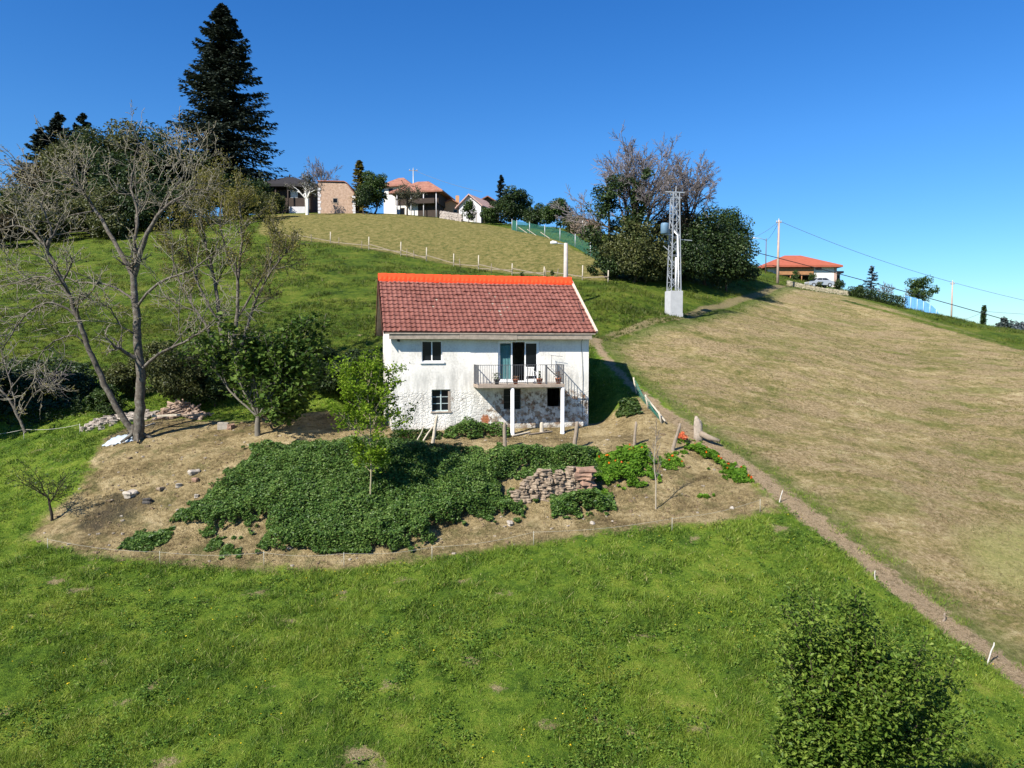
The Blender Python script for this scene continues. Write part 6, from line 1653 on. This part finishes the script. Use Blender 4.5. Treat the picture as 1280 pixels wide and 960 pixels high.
# low wall before the village
A, B = at(551, 139), at(578, 134.5); q = MB(); c = (A+B)/2
for i in range(26):
    for j in range(4):
        p = A+(B-A)*(i+.5*(j%2))/26; q.rock((p[0],p[1],p[2]+.18+j*.33), 1.0, rx, (.18,.2,.19), .5)
q.shift(c); vw = thing('village_wall', 'low grey stone wall between the granary and the white gable house', 'wall', tuple(c)); q.build('masonry', plain('grey_wall_stone', (.33,.29,.26), .95, .3), vw)
# orange roofed hill house
h = House('orange_roofed_house', 'white house with a bright orange hipped roof and wooden balcony on the right hand crest', 1005, 122, 0, 'house', None, -.3)
hx = lambda u: (u-1005)*122/F
zz_ = lambda v: P(1005, v, 122)[2]-h.b[2]
ze = zz_(332)
h.box('wall', (hx(961),.6,-1),(hx(972),8.5,ze), M_vwhite); h.box('white_wall', (hx(1017),0,-1),(hx(1045),9,ze), M_vwhite)
h.box('recess_wall', (hx(972)+.001,2.0,-1),(hx(1017)-.001,8.6,ze-.01), M_darkw)
h.box('corner_stones', (hx(1042),-.05,-1),(hx(1045)+.05,.5,ze-.4), plain('pink_quoin', (.42,.28,.23), .9, .2))
h.hip('roof', hx(961),0,hx(1045),9, ze, zz_(319)-ze+.5, 1.4, M_vorange, .75, .30)
q = MB(); q.box((hx(973),-.2,zz_(343.5)),(hx(1016),-.1,zz_(335))); bl = q.build('balcony', M_vwood, h.root)
q = MB(); q.box((hx(973),-.1,zz_(343.5)-.15),(hx(1016),1.98,zz_(343.5))); q.build('floor_slab', M_darkw, bl)
for u in (974, 988, 1002, 1015): q = MB(); q.tube([(hx(u),-.02,-1),(hx(u),-.02,ze)], .09, 6); q.build('post', M_vwood, h.root)
h.box('chimney', (hx(996),4,zz_(323)),(hx(999.5),4.6,zz_(319)), M_vorange)
h.hole(hx(1019.5),zz_(337),hx(1026),zz_(334),0); h.hole(hx(963.5),.4,hx(967),zz_(340),.6,plain('grey_shutter', (.35,.33,.31), .8))
h.box('annex', (hx(1045)+.06,1.0,-1),(hx(1053),7,zz_(341)), M_vgrey); q = MB(); q.box((hx(1045)+.02,.4,zz_(341)),(hx(1055.5),7.4,zz_(338.5))); q.build('annex_roof', M_vred, h.root)
h.hole(hx(1047.5),.3,hx(1052),zz_(343.5),1.0)
# silver car on the crest
b = at(1024, 112.5); b[2] += .02
car = thing('parked_car', 'small silver car parked on the crest before the orange roofed house', 'car', tuple(b), R(4))
M_carp = plain('silver_car_paint', (.42,.43,.45), .25, .04, 2, 0, .6, .3); M_tyre = plain('black_tyre', (.02,.02,.02), .85, .1)
pr = [(-2.0,.35),(-2.02,.72),(-1.9,.86),(-1.15,.95),(-.55,1.42),(.75,1.45),(1.5,.98),(1.92,.92),(2.02,.6),(1.98,.32)]
q = MB(); n = len(pr)
for yy in (-.82,.82): q.quad(*[(x,yy*(1-.12*max(0,z-.9)/.5),z) for x, z in (pr if yy < 0 else pr[::-1])])
for i in range(n): a, b_ = pr[i], pr[(i+1)%n]; w = lambda z: .82*(1-.12*max(0,z-.9)/.5); q.quad((a[0],-w(a[1]),a[1]),(a[0],w(a[1]),a[1]),(b_[0],w(b_[1]),b_[1]),(b_[0],-w(b_[1]),b_[1]))
q.build('body', M_carp, car)
q = MB(); q.quad((-.95,-.80,.96),(.05,-.80,.96),(.05,-.745,1.36),(-.50,-.745,1.36)); q.build('side_window', M_glass, car)
q = MB(); q.quad((.12,-.80,.96),(1.3,-.80,.98),(.72,-.745,1.36),(.12,-.745,1.36)); q.build('side_window', M_glass, car)
q = MB(); q.quad((-1.16,-.74,.97),(-1.16,.74,.97),(-.60,.70,1.40),(-.60,-.70,1.40)); q.build('windscreen', M_glass, car)
for x in (-1.3, 1.25):
    for yy in (-.80,.80):
        q = MB(); q.tube([(x,yy-.1,.32),(x,yy+.1,.32)], .33, 16); wh = q.build('wheel', M_tyre, car); q = MB(); q.tube([(x,yy-.115,.32),(x,yy+.115,.32)], .20, 12); q.build('rim', M_carp, wh)
for yy in (-.6,.6): q = MB(); q.box((-2.05,yy-.18,.68),(-1.93,yy+.18,.82)); q.build('headlight', M_white, car)
# garden wall under the car
W = [at(985, 106), at(1008, 104), at(1030, 101.5), at(1046, 99.5), at(1062, 97.5)]; c = W[2]
gw = thing('garden_wall', 'low pale dry stone wall below the parked car on the crest', 'wall', tuple(c)); q = MB()
for a, b_ in zip(W[:-1], W[1:]):
    n = 12
    for i in range(n):
        for j in range(3):
            p = a+(b_-a)*(i+.5*(j%2))/n; q.rock((p[0],p[1],p[2]+.02+j*.24), 1.0, rx, (.17,.2,.15), .5)
q.shift(c); q.build('masonry', plain('pale_dry_stone', (.27,.24,.17), .95, .35), gw)
# blue sheet fence
W = [at(1130+i*(1174-1130)/22, 99-i*.12) for i in range(23)]; c = W[11]
bf = thing('blue_fence', 'curved fence of blue corrugated sheets on the right hand ridge', 'fence', tuple(c)); q = MB(); Mb = plain('blue_sheet', (.10,.27,.50), .5, .25, 5, .1)
for i in range(22):
    f = i/22; h0 = 1.75*math.sqrt(max(0.02, 1-(f)**2.4)); f2 = (i+1)/22; h1 = 1.75*math.sqrt(max(0.02, 1-min(f2,1)**2.4))
    a, b_ = W[i], W[i+1]; o_ = .07*(i % 2); o2 = .07*((i+1) % 2)
    q.quad((a[0],a[1]+o_,a[2]-.2),(b_[0],b_[1]+o2,b_[2]-.2),(b_[0],b_[1]+o2,b_[2]+h1),(a[0],a[1]+o_,a[2]+h0))
    q.quad((a[0],a[1]+o_+.02,a[2]-.2),(a[0],a[1]+o_+.02,a[2]+h0),(b_[0],b_[1]+o2+.02,b_[2]+h1),(b_[0],b_[1]+o2+.02,b_[2]-.2))
q.shift(c); q.build('sheet', Mb, bf)
for i in range(0, 21, 4):
    q = MB(); p = W[i]; q.tube([(p[0],p[1]-.05,p[2]-.3),(p[0],p[1]-.05,p[2]+1.7*math.sqrt(max(.02,1-(i/22)**2.4)))], .05, 6); q.shift(c); q.build('post', plain('pale_blue_post', (.35,.5,.62), .6, .1), bf)
for o in scene.objects:
    if o.type == 'MESH': o.data.update()
